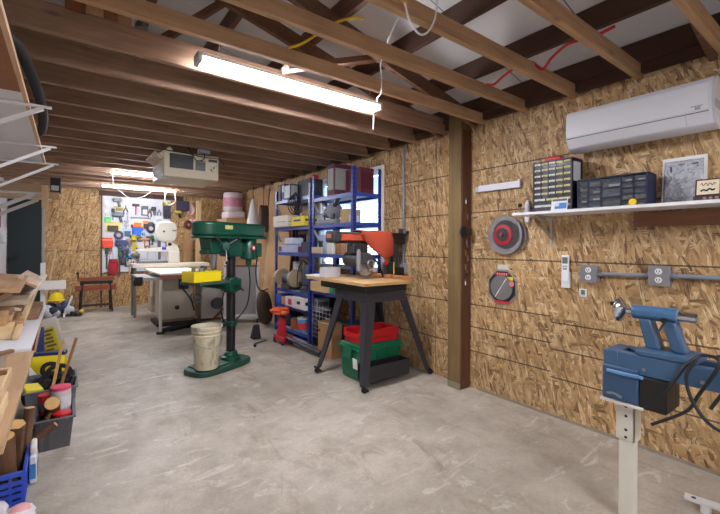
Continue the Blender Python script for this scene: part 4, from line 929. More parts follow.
MB().lathe([(0, 0), (0.1, 0), (0.1, 0.03), (0.05, 0.04), (0.05, 0.1), (0.075, 0.11), (0.08, 0.3), (0.06, 0.36), (0, 0.36)], (f + 0.09, 4.7603, 0.657), n=22).build('body', mat((72, 76, 92), 0.4, var=0.2), m_)
for s in (-1, 1):
    MB().sph((f + 0.05, 1.077 * (4.42 + s * 0.12), 0.7615), 0.03, 12, 8).cyl((f + 0.05, 4.7603, 0.7615), (f + 0.05, 1.077 * (4.42 + s * 0.1), 0.7615), 0.014, n=10).build('handle', BLACK, m_)
MB().tube(smooth_path([(f + 0.09, 4.7603, 1.0415), (f + 0.02, 4.7819, 1.0846), (f - 0.01, 4.8465, 0.923), (f - 0.01, 4.868, 0.74)]), 0.008, 6).build('cable', CABLE, m_)
for i, (y0, y1, h_, c_, l) in enumerate(((5.02, 5.17, 0.12, (46, 88, 190), 'blue small box at the far end of the low shelf'), (4.9, 5.0, 0.1, (196, 140, 110), 'tan and orange packet on the far bay low shelf'))):
    crate(l, 'box', 'carton', f - 0.0, f + 0.16, 1.077 * y0, 1.077 * y1, 0.4298, 1.077 * (0.492 + h_) - 0.1001, c_)
crate('white box with a red panel on the far bay low shelf', 'box', 'carton', f - 0.03, f + 0.2, 4.9757, 5.1911, 0.4298, 0.5676, (226, 216, 218), band=((200, 40, 70), 0.1, 0.55, 0.2, 0.8))
crate('white box with a black spot on the far bay low shelf', 'box', 'carton', f - 0.04, f + 0.2, 4.5988, 4.9542, 0.4298, 0.5892, (222, 220, 222), band=((30, 28, 32), 0.35, 0.6, 0.42, 0.68))
jar('paint can with blue and red label on the lowest far shelf', 'paint can', 'paint_can', f + 0.06, 4.8034, 0.1067, 0.085, 0.2, (90, 140, 190), (190, 196, 200), (210, 60, 70))
jar('brown tin beside the paint can on the lowest far shelf', 'tin', 'paint_tin', f + 0.06, 5.0404, 0.1067, 0.07, 0.15, (150, 90, 60), (120, 90, 70))
crate('blue flat case on the floor under the far bay', 'case', 'tool_case', f + 0.03, f + 0.3, 4.6096, 5.1158, 0.0, 0.0076, (40, 70, 170), 0.01)
crate('dark bag on the lowest shelf at the far left', 'bag', 'canvas_bag', f + 0.03, f + 0.3, 5.2234, 5.5465, 0.1067, 0.3307, (48, 40, 58), 0.04)
crate('maroon box with a framed picture panel on the near bay top shelf', 'box', 'carton', f + 0.05, f + 0.3, 4.028, 4.2003, 1.9053, 2.3016, (92, 38, 52), band=((150, 152, 146), 0.15, 0.85, 0.2, 0.86))
crate('large maroon box at the right of the near bay top shelf', 'box', 'carton', f + 0.17, f + 0.37, 3.6618, 3.9634, 1.9053, 2.2154, (104, 34, 50), band=((84, 26, 42), 0.1, 0.9, 0.2, 0.8))
crate('pale carton edge between the two maroon boxes on top', 'box', 'carton', f + 0.2, f + 0.34, 4.2649, 4.3726, 1.9053, 2.0539, (196, 186, 190))
ns = thing('mitre_saw', 'dark grey bundle of saw parts with two raised handles on the near second shelf', 'power tool', (f + 0.12, 4.1572, 1.566))
MB().bx((f + 0.02, 3.9634, 1.566), (f + 0.26, 4.3618, 1.6231)).build('base', mat((120, 122, 130), 0.4, var=0.2), ns, bevel=0.01)
MB().cyl((f + 0.1, 4.0926, 1.7093), (f + 0.1, 4.2434, 1.7093), 0.07, n=20).build('motor', mat((64, 66, 76), 0.4), ns)
MB().lathe([(0, -0.015), (0.105, -0.015), (0.105, 0.015), (0, 0.015)], (f + 0.06, 4.0495, 1.72), (0.4, 1, 0), 24).build('blade_guard', mat((96, 98, 108), 0.35, metal=0.4), ns)
MB().beam((f + 0.08, 4.1788, 1.7523), (f + 0.09, 4.3726, 1.86), 0.04, 0.035).build('handle', BLACK, ns, bevel=0.008)
MB().beam((f + 0.08, 4.0926, 1.7523), (f + 0.03, 3.9095, 1.8708), 0.05, 0.04).build('handle', mat((54, 56, 66), 0.4), ns, bevel=0.01)
for k in range(5):
    MB().cyl((f + 0.0 + 0.02 * (k % 3), 1.077 * (3.68 + 0.055 * k), 1.077 * (1.6 + 0.02 * (k % 2)) - 0.1001), (f + 0.03, 1.077 * (3.68 + 0.055 * k + 0.03), 1.077 * (1.65 + 0.02 * (k % 4)) - 0.1001), 0.012, n=8).build('fitting', STEEL if k % 2 else DARK, ns)
jar('silver tin left of the saw parts on the near second shelf', 'tin', 'paint_tin', f + 0.08, 4.4157, 1.566, 0.04, 0.14, (176, 180, 190), (140, 146, 158))
crate('tan carton right of the saw parts on the near second shelf', 'box', 'carton', f + 0.05, f + 0.28, 3.8018, 3.8987, 1.566, 1.7308, (186, 156, 112))
for i, (y, h_, c_) in enumerate(((3.48, 0.1, (176, 180, 186)), (3.42, 0.07, (120, 124, 130)), (3.37, 0.08, (200, 202, 204)))):
    jar(['bright tin right of the tan carton on the window shelf', 'low grey tin second from the right on the window shelf', 'pale tin at the right end of the window shelf'][i], 'tin', 'paint_tin', f + 0.1, 1.077 * y, 1.566, 0.028, h_, c_, (150, 152, 156))
crate('blue-white box with black mark on the near third shelf', 'box', 'carton', f + 0.05, f + 0.28, 4.1572, 4.43, 1.1945, 1.4292, (176, 190, 222), band=((40, 44, 70), 0.5, 0.85, 0.35, 0.7))
crate('low tan tray of parts before the blue-white box', 'box', 'parts_box', f - 0.02, f + 0.015, 4.2218, 4.4588, 1.1945, 1.2785, (196, 176, 150))
crate('plain white box beside the brown jars on the third shelf', 'box', 'carton', f + 0.02, f + 0.2, 4.0172, 4.1464, 1.1945, 1.3646, (222, 222, 216))
b = MB().at((f + 0.02, 4.028, 1.3646), (math.radians(30), 0, 0))
b.bx((0, -0.1, 0), (0.2, 0.1, 0.006))
o = b.build('carton_flap', CARD)
tag(o, 'open brown cardboard flap above the white box', 'cardboard')
jar('tall brown jar nearest the white box on the third shelf', 'jar', 'jar', f + 0.06, 3.9418, 1.1945, 0.042, 0.2, (150, 104, 72), (120, 78, 52))
jar('second brown jar behind the front of the saw arm', 'jar', 'jar', f + 0.06, 3.8233, 1.1945, 0.042, 0.17, (160, 116, 82), (70, 50, 44))
crate('white box at the right end of the near third shelf', 'box', 'carton', f + 0.04, f + 0.25, 3.6187, 3.748, 1.1945, 1.3323, (206, 208, 214))
crate('blue box behind the far corner of the saw table', 'box', 'carton', f + 0.03, f + 0.25, 4.2542, 4.448, 0.7206, 0.9554, (58, 94, 190), band=((206, 210, 222), 0.2, 0.7, 0.5, 0.8))
o = MB().prism([(4.136, 0.721), (4.265, 0.721), (4.2, 0.955)], 'x', f + 0.06, f + 0.18).build('toy_sail', mat((196, 204, 226), 0.6))
tag(o, 'pale blue pointed piece beside the blue box on the fourth shelf', 'part')
o = MB().bx((f - 0.05, 4.0711, 0.7217), (f + 0.1, 4.43, 0.8423)).build('wood_block', wood((196, 160, 108), (224, 190, 140), 'Y'), bevel=0.003)
tag(o, 'pale wood block on the blue shelf just under the saw table', 'wood block')
jar('green bottle right of the pale wood block', 'bottle', 'bottle', f - 0.0, 3.9849, 0.7206, 0.03, 0.17, (40, 140, 110), (210, 220, 216))
crate('dark blue box behind the green bottle', 'box', 'carton', f + 0.12, f + 0.3, 3.7695, 4.0495, 0.7206, 0.8692, (36, 60, 140))
crate('grey box with lettered label on the near low shelf', 'box', 'carton', f + 0.02, f + 0.2, 4.3672, 4.4534, 0.4395, 0.6107, (128, 130, 136), band=((60, 60, 66), 0.2, 0.8, 0.4, 0.75))
crate('black case below the grey lettered box on the near bay', 'case', 'tool_case', f + 0.03, f + 0.3, 4.3726, 4.448, 0.0, 0.4373, (34, 34, 38))
b = MB()
for k in range(8):
    b.cyl((f - 0.008, 4.0064, 1.077 * (0.22 + k * 0.05) - 0.1001), (f - 0.008, 4.4372, 1.077 * (0.22 + k * 0.05) - 0.1001), 0.004, n=6)
for k in range(6):
    b.cyl((f - 0.008, 1.077 * (3.74 + k * 0.075), 0.1153), (f - 0.008, 1.077 * (3.74 + k * 0.075), 0.5461), 0.004, n=6)
o = b.build('wire_rack', mat((150, 152, 156), 0.35, metal=0.5))
tag(o, 'wire rack front leaning on the low shelves of the near bay', 'rack')
crate('dark bin under the saw on the near bay lowest shelf', 'bin', 'plastic_bin', f + 0.02, f + 0.3, 3.6403, 3.9418, 0.0, 0.3953, (40, 34, 40), 0.01)
cb = thing('cardboard_box', 'brown cardboard box with an open flap on the floor behind the saw leg', 'cardboard box', (2.47, 4.0, 0))
MB().bx((2.4, 3.76, 0), (2.54, 4.06, 0.4)).build('body', CARD, cb, bevel=0.003)
MB().at((2.392, 3.94, 0.4), (math.radians(-6), math.radians(-34), 0)).bx((-0.002, -0.13, -0.17), (0.002, 0.13, 0.0)).build('flap', mat((228, 212, 190), 0.8, var=0.05), cb)
MB().cyl((2.338, 3.92, 0.32), (2.331, 3.92, 0.317), 0.014, n=10).build('hand_hole', DARK, cb)
JX, JYO = (0.035, -0.22)
tj = thing('trolley_jack', 'red trolley jack with a long dark handle on the floor before the shelving', 'jack', (2.27, 4.85, 0))
MB().bx((2.19, 4.86, 0.025), (2.215, 5.16, 0.1)).bx((2.315, 4.86, 0.025), (2.34, 5.16, 0.1)).build('frame', mat((176, 26, 44), 0.4), tj, bevel=0.008)
MB().bx((2.215, 4.9, 0.03), (2.315, 5.14, 0.07)).build('chassis', mat((150, 22, 36), 0.45), tj, bevel=0.006)
MB().prism([(4.98, 0.06), (5.14, 0.06), (5.1, 0.3), (5.03, 0.36)], 'x', 2.225, 2.305).build('tower', mat((190, 30, 44), 0.4), tj, bevel=0.012)
MB().cyl((2.265, 5.06, 0.34), (2.265, 5.06, 0.38), 0.05, n=18).build('saddle', mat((60, 40, 40), 0.5), tj)
for x, y in ((2.2, 4.9), (2.33, 4.9), (2.2, 5.13), (2.33, 5.13)):
    MB().cyl((x - 0.012, y, 0.03), (x + 0.012, y, 0.03), 0.03, n=14).build('wheel', BLACK, tj)
MB().tube([(2.265, 4.9, 0.09), (2.28, 4.55, 0.075), (2.305, 4.12, 0.055)], 0.026, 12).build('handle', mat((44, 44, 66), 0.4), tj)
tj.location.x += JX
tj.location.y += JYO
oc = thing('safety_vest', 'orange and yellow bundle lying on top of the red jack', 'bundle', (2.25, 5.08, 0.38))
b = MB()
for k in range(9):
    b.sph((2.25 + 0.07 * math.cos(k * 1.3), 5.07 + 0.09 * math.sin(k * 1.9), 0.4 + 0.02 * (k % 3)), (0.055, 0.07, 0.03), 10, 6)
b.build('cloth', mat((232, 84, 40), 0.8, var=0.2), oc)
MB().tube(smooth_path([(2.16, 5.14, 0.4), (2.17, 5.06, 0.43), (2.21, 4.98, 0.42), (2.27, 4.94, 0.42)]), 0.014, 7).build('stripe', mat((236, 190, 60), 0.7), oc)
oc.location.x += JX
oc.location.y += JYO
o = MB().frust((0.06, 0.06), (0.035, 0.03), 0, 0.19, (2.1, 5.25), (2.11, 5.25)).build('black_wedge', mat((26, 26, 30), 0.7), bevel=0.008)
tag(o, 'small black wedge standing at the far foot of the blue shelving', 'wedge')
wcord('plug_lead', 'short black lead with a plug lying on the floor beside the jack', [(2.16, 5.02, 0.012), (2.05, 4.97, 0.012), (1.97, 4.93, 0.012), (1.94, 4.88, 0.02)], 0.008)
o = MB().cyl((1.95, 4.89, 0.018), (1.91, 4.8, 0.018), 0.017, n=10).build('plug', BLACK)
tag(o, 'black plug at the end of the lead on the floor', 'plug')
# ================================================================== LEFT WALL: CANTILEVER LUMBER RACK
EX = -.165; RZ = 2.0
rk = thing('lumber_rack', 'white lumber rack shelf on sloping bracket arms high on the left wall', 'rack', (-.55, 2.8, 1.8))
MB().bx((LW+.02, 1.0, RZ), (EX, 2.40, RZ+.018)).build('shelf_board', mat((132, 84, 52), .7, var=.15), rk, smooth=0)
MB().bx((LW+.02, 2.404, RZ), (EX, 4.48, RZ+.018)).build('shelf_board', mat((206, 206, 208), .6, var=.04), rk, smooth=0)
MB().bx((EX-.012, 1.0, RZ-.004), (EX+.004, 4.48, RZ+.022)).build('edge_strip', wood((170, 132, 96), (206, 172, 134), 'Y'), rk, smooth=0)
for y in (2.56, 3.59, 4.35):
    b = MB(); b.prism([(-.07, RZ-.012), (-.07, RZ-.002), (LW+.03, RZ-.002), (LW+.03, RZ-.03)], 'y', y-.010, y+.010)
    b.beam((-.105, y, RZ-.016), (LW+.03, y, RZ-.48), .016, .020)
    b.build('bracket_arm', WHITE, rk, smooth=0)
    MB().bx((LW+.001, y-.02, RZ-.55), (LW+.03, y+.02, RZ+.3)).build('upright', WHITE, rk, bevel=.002)
# things lying on the rack
tr = thing('inner_tube', 'black rubber tube hanging over the edge of the high left rack', 'rubber tube', (-.3, 2.8, RZ+.02))
MB().tube(smooth_path([(-.30, 2.05, RZ+.12), (-.20, 2.2, RZ+.16), (-.155, 2.5, RZ+.15), (-.125, 2.9, RZ+.09), (-.13, 3.2, RZ+.058), (-.17, 3.5, RZ+.056), (-.3, 3.6, RZ+.056)], 8), .024, 12).build('tube', RUBBER, tr)
crate('teal and white carton inside the black rubber tube on the left rack', 'box', 'carton', -.32, -.19, 2.45, 2.95, RZ+.022, RZ+.12, (146, 170, 166), band=((216, 214, 206), .1, .9, .1, .5))
o = MB().bx((-.80, 1.05, RZ+.022), (-.20, 2.38, RZ+.06)).build('plywood_sheet', mat((116, 72, 44), .75, var=.15), bevel=.002); tag(o, 'brown plywood sheet lying on the near end of the high left rack', 'plywood')
# second, farther rack with boards and tools
r2 = thing('wall_bracket', 'far pair of white sloping bracket arms on the left wall by the green door', 'bracket', (LW+.1, 7.0, 1.7))
for y in (6.5, 7.3):
    b = MB().prism([(-.34, 1.935), (-.34, 1.91), (LW+.005, 1.60), (LW+.005, 1.65), (-.38, 1.94)], 'y', y-.014, y+.014); b.prism([(-.20, 1.952), (-.20, 1.935), (LW+.005, 1.92), (LW+.005, 1.952)], 'y', y-.014, y+.014); b.build('arm', mat((206, 206, 204), .45), r2, bevel=.002)
o = MB().bx((LW+.02, 6.48, 1.953), (-.27, 6.52, 2.06)).build('rack_board', wood((150, 124, 94), (184, 158, 126), 'X'), bevel=.003); tag(o, 'pale board standing on the far bracket arms above the green door', 'board')
o = MB().bx((LW+.02, 6.53, 1.953), (-.10, 7.4, 1.975)).build('shelf_plank', PLANKY, bevel=.003); tag(o, 'wide plank lying across the far bracket arms', 'plank')
o = MB().bx((-.275, 6.45, 1.76), (-.205, 6.475, 2.05)).build('wood_offcut', wood((196, 160, 112), (224, 192, 150), 'Z'), bevel=.002); o.name = 'hanging_offcut'; tag(o, 'pale upright offcut at the end of the far plank', 'wood offcut')
crate('black and white power tool case at the end of the far plank', 'case', 'tool_case', -.19+.0, -.08, 6.5, 6.75, 1.976, 2.16, (30, 30, 34), band=((210, 212, 216), .1, .9, .1, .45))
for i, (x, w_, h_, c_, l) in enumerate(((-.46, .12, .09, (84, 52, 44), 'brown tool at the left on the far plank'), (-.33, .08, .11, (196, 176, 150), 'pale tool in the middle of the far plank'), (-.245, .06, .08, (110, 60, 40), 'reddish tool beside the pale one on the far plank'))):
    o = MB().box((x, 6.6, 1.976+h_/2), (w_, .12, h_)).build('hand_tool', mat(c_, .6), bevel=.02); tag(o, l, 'tool')
for i, (x, z0, z1, c_, l) in enumerate(((-.80, 1.50, 1.78, (150, 96, 96), 'pinkish rag hanging under the far bracket arms'), (-.74, 1.30, 1.52, (210, 212, 218), 'white strap hanging lowest beside the green door'), (-.79, 1.42, 1.52, (38, 36, 40), 'dark pouch hanging beside the green door'))):
    b = MB(); b.grid(lambda u, v_: (x-.05+.10*u, 7.32+.02*math.sin(6*u+v_*3), z0+(z1-z0)*v_), 8, 8); o = b.build('hanging_rag', mat(c_, .8), solid=.012); tag(o, l, 'rag')

# ================================================================== LEFT WORKBENCH
bn = thing('workbench', 'long white topped workbench along the left wall heaped with boards', 'workbench', (-.53, 3.2, 0))
MB().bx((LW+.01, 2.84, .70), (-.162, 4.76, .72)).build('white_top', mat((228, 230, 238), .4, var=.02), bn, bevel=.002)
MB().bx((LW+.01, 1.55, .68), (-.150, 2.836, .705)).build('wood_top', wood((160, 124, 92), (200, 166, 128), 'Y', .6), bn, bevel=.002)
MB().bx((LW+.01, 1.60, .60), (-.45, 4.70, .679)).build('apron', wood((140, 104, 74), (186, 150, 112), 'Y', .8), bn, bevel=.002)
for (x, y) in ((-.50, 1.66), (-.50, 4.60), (LW+.06, 1.62), (LW+.06, 4.66)): MB().bx((x-.04, y-.04, 0), (x+.04, y+.04, .60)).build('leg', PLANKZ, bn, bevel=.003)
# small marks on the white top
def board(label, name, c0, size, rot, m, cat='board', bevel=.002):
    o = MB().box((0, 0, 0), size).build(name, m, bevel=bevel); o.data.transform(Matrix.Translation((0, 0, -size[2]/2))); o.location = c0; o.rotation_euler = rot; return tag(o, label, cat)
WB = wood((150, 112, 78), (196, 158, 118), 'Y', .6); WL = wood((196, 164, 122), (226, 198, 156), 'Y', .6); WD = wood((116, 84, 58), (160, 124, 90), 'Y', .6); WG = wood((150, 132, 112), (190, 172, 150), 'Y', .6)
# lumber pile, lowest first
board('grey-brown plank at the bottom of the pile, far right end on the white top', 'plank', (-.36, 4.30, .742), (.36, .85, .04), (0, 0, 0), WD)
board('tan plank lying second from the bottom of the board pile', 'plank', (-.50, 3.95, .783), (.50, 1.25, .035), (0, 0, .04), WB)
board('pale plank in the middle of the board pile', 'plank', (-.52, 3.95, .822), (.50, 1.2, .038), (0, 0, -.03), WL)
board('dark plank just above the pale one in the board pile', 'plank', (-.55, 3.9, .862), (.50, 1.15, .035), (0, 0, .03), WD)
board('wide greyish board high in the pile on the bench', 'plank', (-.50, 4.05, .90), (.54, 1.1, .035), (0, 0, .02), WG)
board('short pale plank stacked under the tilted panel', 'plank', (-.54, 3.85, .94), (.42, .9, .038), (0, 0, -.05), WL)
board('wide brown panel tilted on top of the board pile', 'plank', (-.52, 3.7, 1.045), (.55, .95, .022), (math.radians(2), math.radians(6), .02), WB)
board('narrow brown board sloping off the right side of the tilted panel', 'plank', (-.245, 4.25, 1.01), (.14, .95, .02), (0, math.radians(32), 0), WB)
board('long pale stick lying along the right edge of the pile', 'stick', (-.235, 3.85, .832), (.03, 1.5, .03), (math.radians(7), 0, -.02), WL, 'stick')
board('whitish strip leaning down the right side of the board pile', 'stick', (-.225, 4.1, .93), (.045, 1.2, .018), (math.radians(8), .4, -.03), mat((206, 192, 172), .6))
# pale wood box at the near end of the pile
wb = thing('wooden_box', 'small pale wooden box with an orange knot on the white bench top', 'wooden box', (-.40, 3.30, .721))
MB().bx((-.62, 3.16, .722), (-.27, 3.44, .80)).build('body', wood((204, 170, 120), (228, 200, 152), 'X', .8), wb, bevel=.003)
MB().bx((-.62, 3.17, .801), (-.30, 3.44, .875)).build('upper_block', wood((150, 112, 74), (196, 156, 110), 'X', .8), wb, bevel=.003)
MB().bx((-.36, 3.155, .80), (-.325, 3.168, .87)).build('orange_patch', mat((206, 130, 54), .6), wb)
for i, (x, z) in enumerate(((-.30, .81), (-.285, .835))): 
    o = board(['dark stick lying beside the small wooden box', 'thin brown lath on top of the small wooden box side'][i], 'stick', (x, 3.62, z), (.022, .5, .02), (0, 0, .15*i), WD, 'stick')
# boards on the near wooden top
board('grey plywood offcut lying flat on the near end of the bench', 'plywood_offcut', (-.52, 2.55, .7265), (.56, .42, .02), (0, 0, .05), wood((128, 110, 90), (164, 146, 124), 'Y', .6), 'plywood')
board('dark narrow lath across the grey plywood offcut', 'stick', (-.40, 2.52, .745), (.03, .5, .018), (0, 0, -.75), WD, 'stick')
nb = thing('wooden_crate', 'large pale wooden drawer box with orange knots at the near end of the bench', 'wooden crate', (-.45, 1.95, .706))
MB().bx((LW+.05, 1.60, .7065), (-.175, 1.95, .752)).build('body', wood((204, 172, 128), (230, 204, 162), 'X', .6), nb, bevel=.004)
MB().bx((LW+.05, 1.80, .753), (-.18, 2.12, .80)).build('upper_body', wood((196, 160, 116), (224, 194, 150), 'X', .6), nb, bevel=.004)
MB().bx((-.40, 1.794, .76), (-.20, 1.80, .793)).build('orange_front', mat((214, 150, 60), .55, var=.15), nb, bevel=.001)
MB().bx((-.40, 1.592, .715), (-.24, 1.60, .742)).build('orange_knot', mat((206, 128, 44), .55, var=.15), nb, bevel=.001)
MB().bx((-.30, 2.0, .801), (-.185, 2.03, .815)).build('dark_cleat', mat((130, 90, 56), .6), nb)
# white T-shaped support and pipe beyond the pile
ts = thing('outfeed_support', 'white wooden T-shaped support standing on the far end of the white bench top', 'support stand', (-.16, 4.65, .721))
MB().bx((-.27, 4.60, .875), (-.013, 4.68, .955)).build('arm', mat((232, 232, 232), .5, var=.02), ts, bevel=.003)
MB().bx((-.205, 4.682, .722), (-.168, 4.715, 1.12)).build('upright', mat((224, 226, 230), .5, var=.03), ts, bevel=.003)
MB().bx((-.27, 4.60, .722), (-.17, 4.74, .745)).build('foot', OFFWHITE, ts, bevel=.003)
board('thin pale lath leaning behind the white T-shaped support', 'stick', (-.10, 5.3, .0), (.018, .018, 1.25), (0, math.radians(9), 0), WL, 'stick').location = (-.20, 5.3, .625)
# cement bag etc. on the floor by the far bench end
cbag = thing('cement_bag', 'white and yellow lettered cement bag leaning by the far end of the bench', 'bag', (-.17, 5.6, 0))
def sack(M_, w_, d_, h_, name, m, parent, nx=14, nz=16):
    b = MB(); b.T = M_
    def fn(u, v_):
        a = 2*PI*u; k = min(1, 6*min(v_, 1-v_)+.12)**.5
        ca, sa = math.cos(a), math.sin(a)
        return (w_/2*math.copysign(abs(ca)**.5, ca)*(.86+.14*k), d_/2*math.copysign(abs(sa)**.6, sa)*k+.006*math.sin(9*v_+5*u), h_*v_)
    b.grid(fn, 28, nz); b.T = None; return b.build(name, m, parent, smooth=180)
Mb = Matrix.Translation((-.095, 5.75, .01)) @ Euler((0, math.radians(-14), math.radians(-15))).to_matrix().to_4x4()
sack(Mb, .20, .12, .44, 'sack', mat((208, 202, 190), .6, var=.05), cbag)
b = MB(); b.T = Mb; b.grid(lambda u, v_: ((u-.5)*.15, -.068-.002*math.sin(PI*u), .05+.29*v_), 6, 8); b.T = None; b.build('yellow_panel', mat((206, 190, 50), .55, var=.1), cbag, solid=.002)
b = MB(); b.T = Mb
for k in range(6):
    b.box((-.02+.022*(k % 2), -.073, .09+.043*k), (.07+.02*(k % 3), .003, .026))
b.T = None; b.build('dark_lettering', mat((112, 104, 50), .6), cbag, smooth=0)
for i, (x, c_, l) in enumerate(((-.30, (176, 30, 40), 'red bag standing left of the cement bag'), (-.235, (46, 64, 130), 'dark blue bag squeezed beside the cement bag'))):
    r = thing('bag', l, 'bag', (x, 5.5-.05*i, 0)); sack(Matrix.Translation((x, 5.5-.05*i, .005)), .07, .14, .34+.05*i, 'sack', mat(c_, .6), r)
lr = thing('low_trestle', 'low white metal frame lying on the floor before the cement bag', 'frame', (-.13, 5.0, 0))
MB().beam((-.28, 4.72, .20), (-.015, 4.78, .20), .02, .018).build('rail', WHITE, lr, bevel=.003); MB().beam((-.05, 4.78, .20), (-.07, 4.80, .0), .015, .015).build('leg', STEEL, lr); MB().beam((-.25, 4.73, .20), (-.23, 4.74, .0), .015, .015).build('leg', STEEL, lr)
MB().beam((-.20, 4.76, .19), (-.03, 4.90, .14), .05, .02).build('brace', mat((90, 90, 92), .5), lr)
# clutter at the far wall, left
def heap(label, cat, name, c0, rx, ry, rz, n, cols, seed):
    rr = random.Random(seed); b = MB(); ms = [mat(c_, .7, var=.15) for c_ in cols]
    for k in range(n):
        b.m(k % len(ms)); a = rr.random()*6.28; q = rr.random()**.5
        b.at((c0[0]+rx*q*math.cos(a), c0[1]+ry*q*math.sin(a), c0[2]+rz*(.25+.6*rr.random()*(1-q*.6))), (rr.random(), rr.random(), rr.random()*3))
        b.sph((0, 0, 0), (rx*.42, ry*.4, rz*.22), 9, 6)
    b.T = None; return tag(b.build(name, ms, smooth=60), label, cat)
heap('heap of blue and white cloths on the floor by the back wall', 'cloth heap', 'cloth_heap', (-.17, 8.85, 0), .22, .2, .32, 22, ((206, 208, 216), (60, 66, 110), (176, 178, 190), (40, 42, 60)), 5)
hh_ = thing('hard_hat', 'yellow hard hat perched on the cloth heap by the back wall', 'helmet', (-.165, 8.9, .28))
MB().lathe([(.10, 0), (.105, .005), (.10, .06), (.07, .115), (.03, .135), (0, .14)], (-.165, 8.9, .29), n=22).build('shell', YELLOW, hh_); MB().lathe([(.10, 0), (.13, -.004), (.13, .004), (.10, .01)], (-.165, 8.9, .29), n=22).build('brim', YELLOW, hh_)
board('white stick leaning against the cloth heap', 'stick', (-.0, 8.72, .17), (.03, .02, .42), (0, math.radians(18), 0), WHITE, 'stick')
board('pale post leaning at the back wall behind the hard hat', 'post', (-.09, 9.3, .27), (.07, .04, .54), (0, 0, 0), wood((206, 160, 90), (230, 190, 120), 'Z'), 'post')
heap('low heap of black and yellow straps right of the cloths', 'straps', 'strap_heap', (.17, 8.7, 0), .10, .12, .14, 10, ((40, 40, 44), (196, 180, 60), (80, 76, 70)), 9)

# ================================================================== BINS AND OFFCUTS IN FRONT OF THE BENCH
BIN = mat((112, 114, 122), .45, var=.08)
def bin_(name, label, x0, x1, y0, y1, z0, z1, m, ribs=True):
    r = thing(name, label, 'bin', ((x0+x1)/2, (y0+y1)/2, z0)); t_ = .006; q = .02
    b = MB(); b.bx((x0+q, y0+q, z0+.001), (x1-q, y1-q, z0+.008))
    for (a, b_, c_, d_) in (((x0+q, y0+q), (x1-q, y0+q), (x1, y0), (x0, y0)), ((x1-q, y0+q), (x1-q, y1-q), (x1, y1), (x1, y0)), ((x1-q, y1-q), (x0+q, y1-q), (x0, y1), (x1, y1)), ((x0+q, y1-q), (x0+q, y0+q), (x0, y0), (x0, y1))):
        P_ = [(*a, z0+.001), (*b_, z0+.001), (*c_, z1), (*d_, z1)]; cx_, cy2 = (x0+x1)/2, (y0+y1)/2
        def inn(p): return (p[0]+(cx_-p[0])/abs(cx_-p[0])*t_, p[1]+(cy2-p[1])/abs(cy2-p[1])*t_, p[2])
        A = [b._v(p) for p in P_]; B_ = [b._v(inn(p)) for p in P_]
        b._f(A); b._f(B_[::-1])
        for i in range(4): b._f([A[i], A[(i+1) % 4], B_[(i+1) % 4], B_[i]])
    b.build('tub', m, r, smooth=0)
    MB().bx((x0-.012, y0-.012, z1-.012), (x1+.012, y0+.004, z1)).bx((x0-.012, y1-.004, z1-.012), (x1+.012, y1+.012, z1)).bx((x0-.012, y0, z1-.012), (x0+.004, y1, z1)).bx((x1-.004, y0, z1-.012), (x1+.012, y1, z1)).build('rim', m, r, bevel=.003)
    if ribs:
        for k in range(4):
            xx = x0+.03+k*(x1-x0-.06)/3; MB().beam((xx, y0+q-.004, z0+.01), (xx, y0-.004, z1-.015), .012, .010, (0, 1, 0)).build('rib', m, r, smooth=0)
    return r
bin_('storage_bin', 'near dark grey bin on the floor holding red-lidded jars and log offcuts', -.16, .035, 3.12, 3.46, 0, .20, mat((96, 96, 100), .45, var=.08))
bin_('storage_bin', 'far grey bin on the floor holding black hoses and a yellow bag', -.235, .055, 3.53, 3.98, 0, .27, BIN, False)
def pot(label, x, y, z, r_, h, body, lid, band=None): return jar(label, 'jar', 'plastic_jar', x, y, z, r_, h, body, lid, band)
pot('clear jar with a pink lid, tallest in the near grey bin', -.035, 3.36, .16, .058, .17, (206, 196, 200), (226, 70, 110), (216, 216, 222))
pot('dark jar with a bright red lid at the front corner of the near bin', -.025, 3.20, .09, .05, .115, (70, 40, 44), (214, 30, 40))
pot('red jar at the left end of the near bin beside the sticks', -.16+.045, 3.40, .15, .045, .13, (190, 40, 44), (200, 34, 44), (120, 110, 130))
pot('dark jar low in the middle of the near bin', -.09, 3.20, .01, .045, .16, (60, 56, 66), (70, 66, 70))
BARK = wood((84, 58, 40), (124, 90, 62), 'Z', 1, .8); ENDG = mat((206, 164, 104), .7, var=.15, scale=30)
def log(label, p0, p1, r_, sides=14, name='log_offcut'):
    r = thing(name, label, 'log', Vector(p0)); p0, p1 = Vector(p0), Vector(p1); d = (p1-p0).normalized()
    MB().cyl(p0, p1, r_*1.04, r_, sides).build('bark', BARK, r, smooth=30)
    b = MB(); n_ = d.cross(Vector((1, .3, .2))).normalized(); m_ = d.cross(n_); c = p1+d*.0015
    ring = [b._v(c + n_*(r_*.95*math.cos(2*PI*k/sides)) + m_*(r_*.95*math.sin(2*PI*k/sides))) for k in range(sides)]
    ctr = b._v(c+d*.002)
    for k in range(sides): b._f([ring[k], ring[(k+1) % sides], ctr])
    b.build('cut_end', ENDG, r, smooth=0); return r
log('round log with a pale cut end lying among the jars in the near bin', (-.08, 3.42, .12), (-.075, 3.17, .285), .042)
log('thin stick with a round cut end poking out of the near bin front', (-.18, 3.06, .10), (-.055, 3.05, .19), .018, 12)
bc = thing('plastic_crate', 'blue slatted plastic crate of offcuts on the floor by the bench', 'crate', (-.29, 2.72, 0))
CB = mat((50, 84, 200), .4, var=.06)
cx0, cx1, cy0, cy1, cz1 = -.46, -.172, 2.58, 2.94, .165
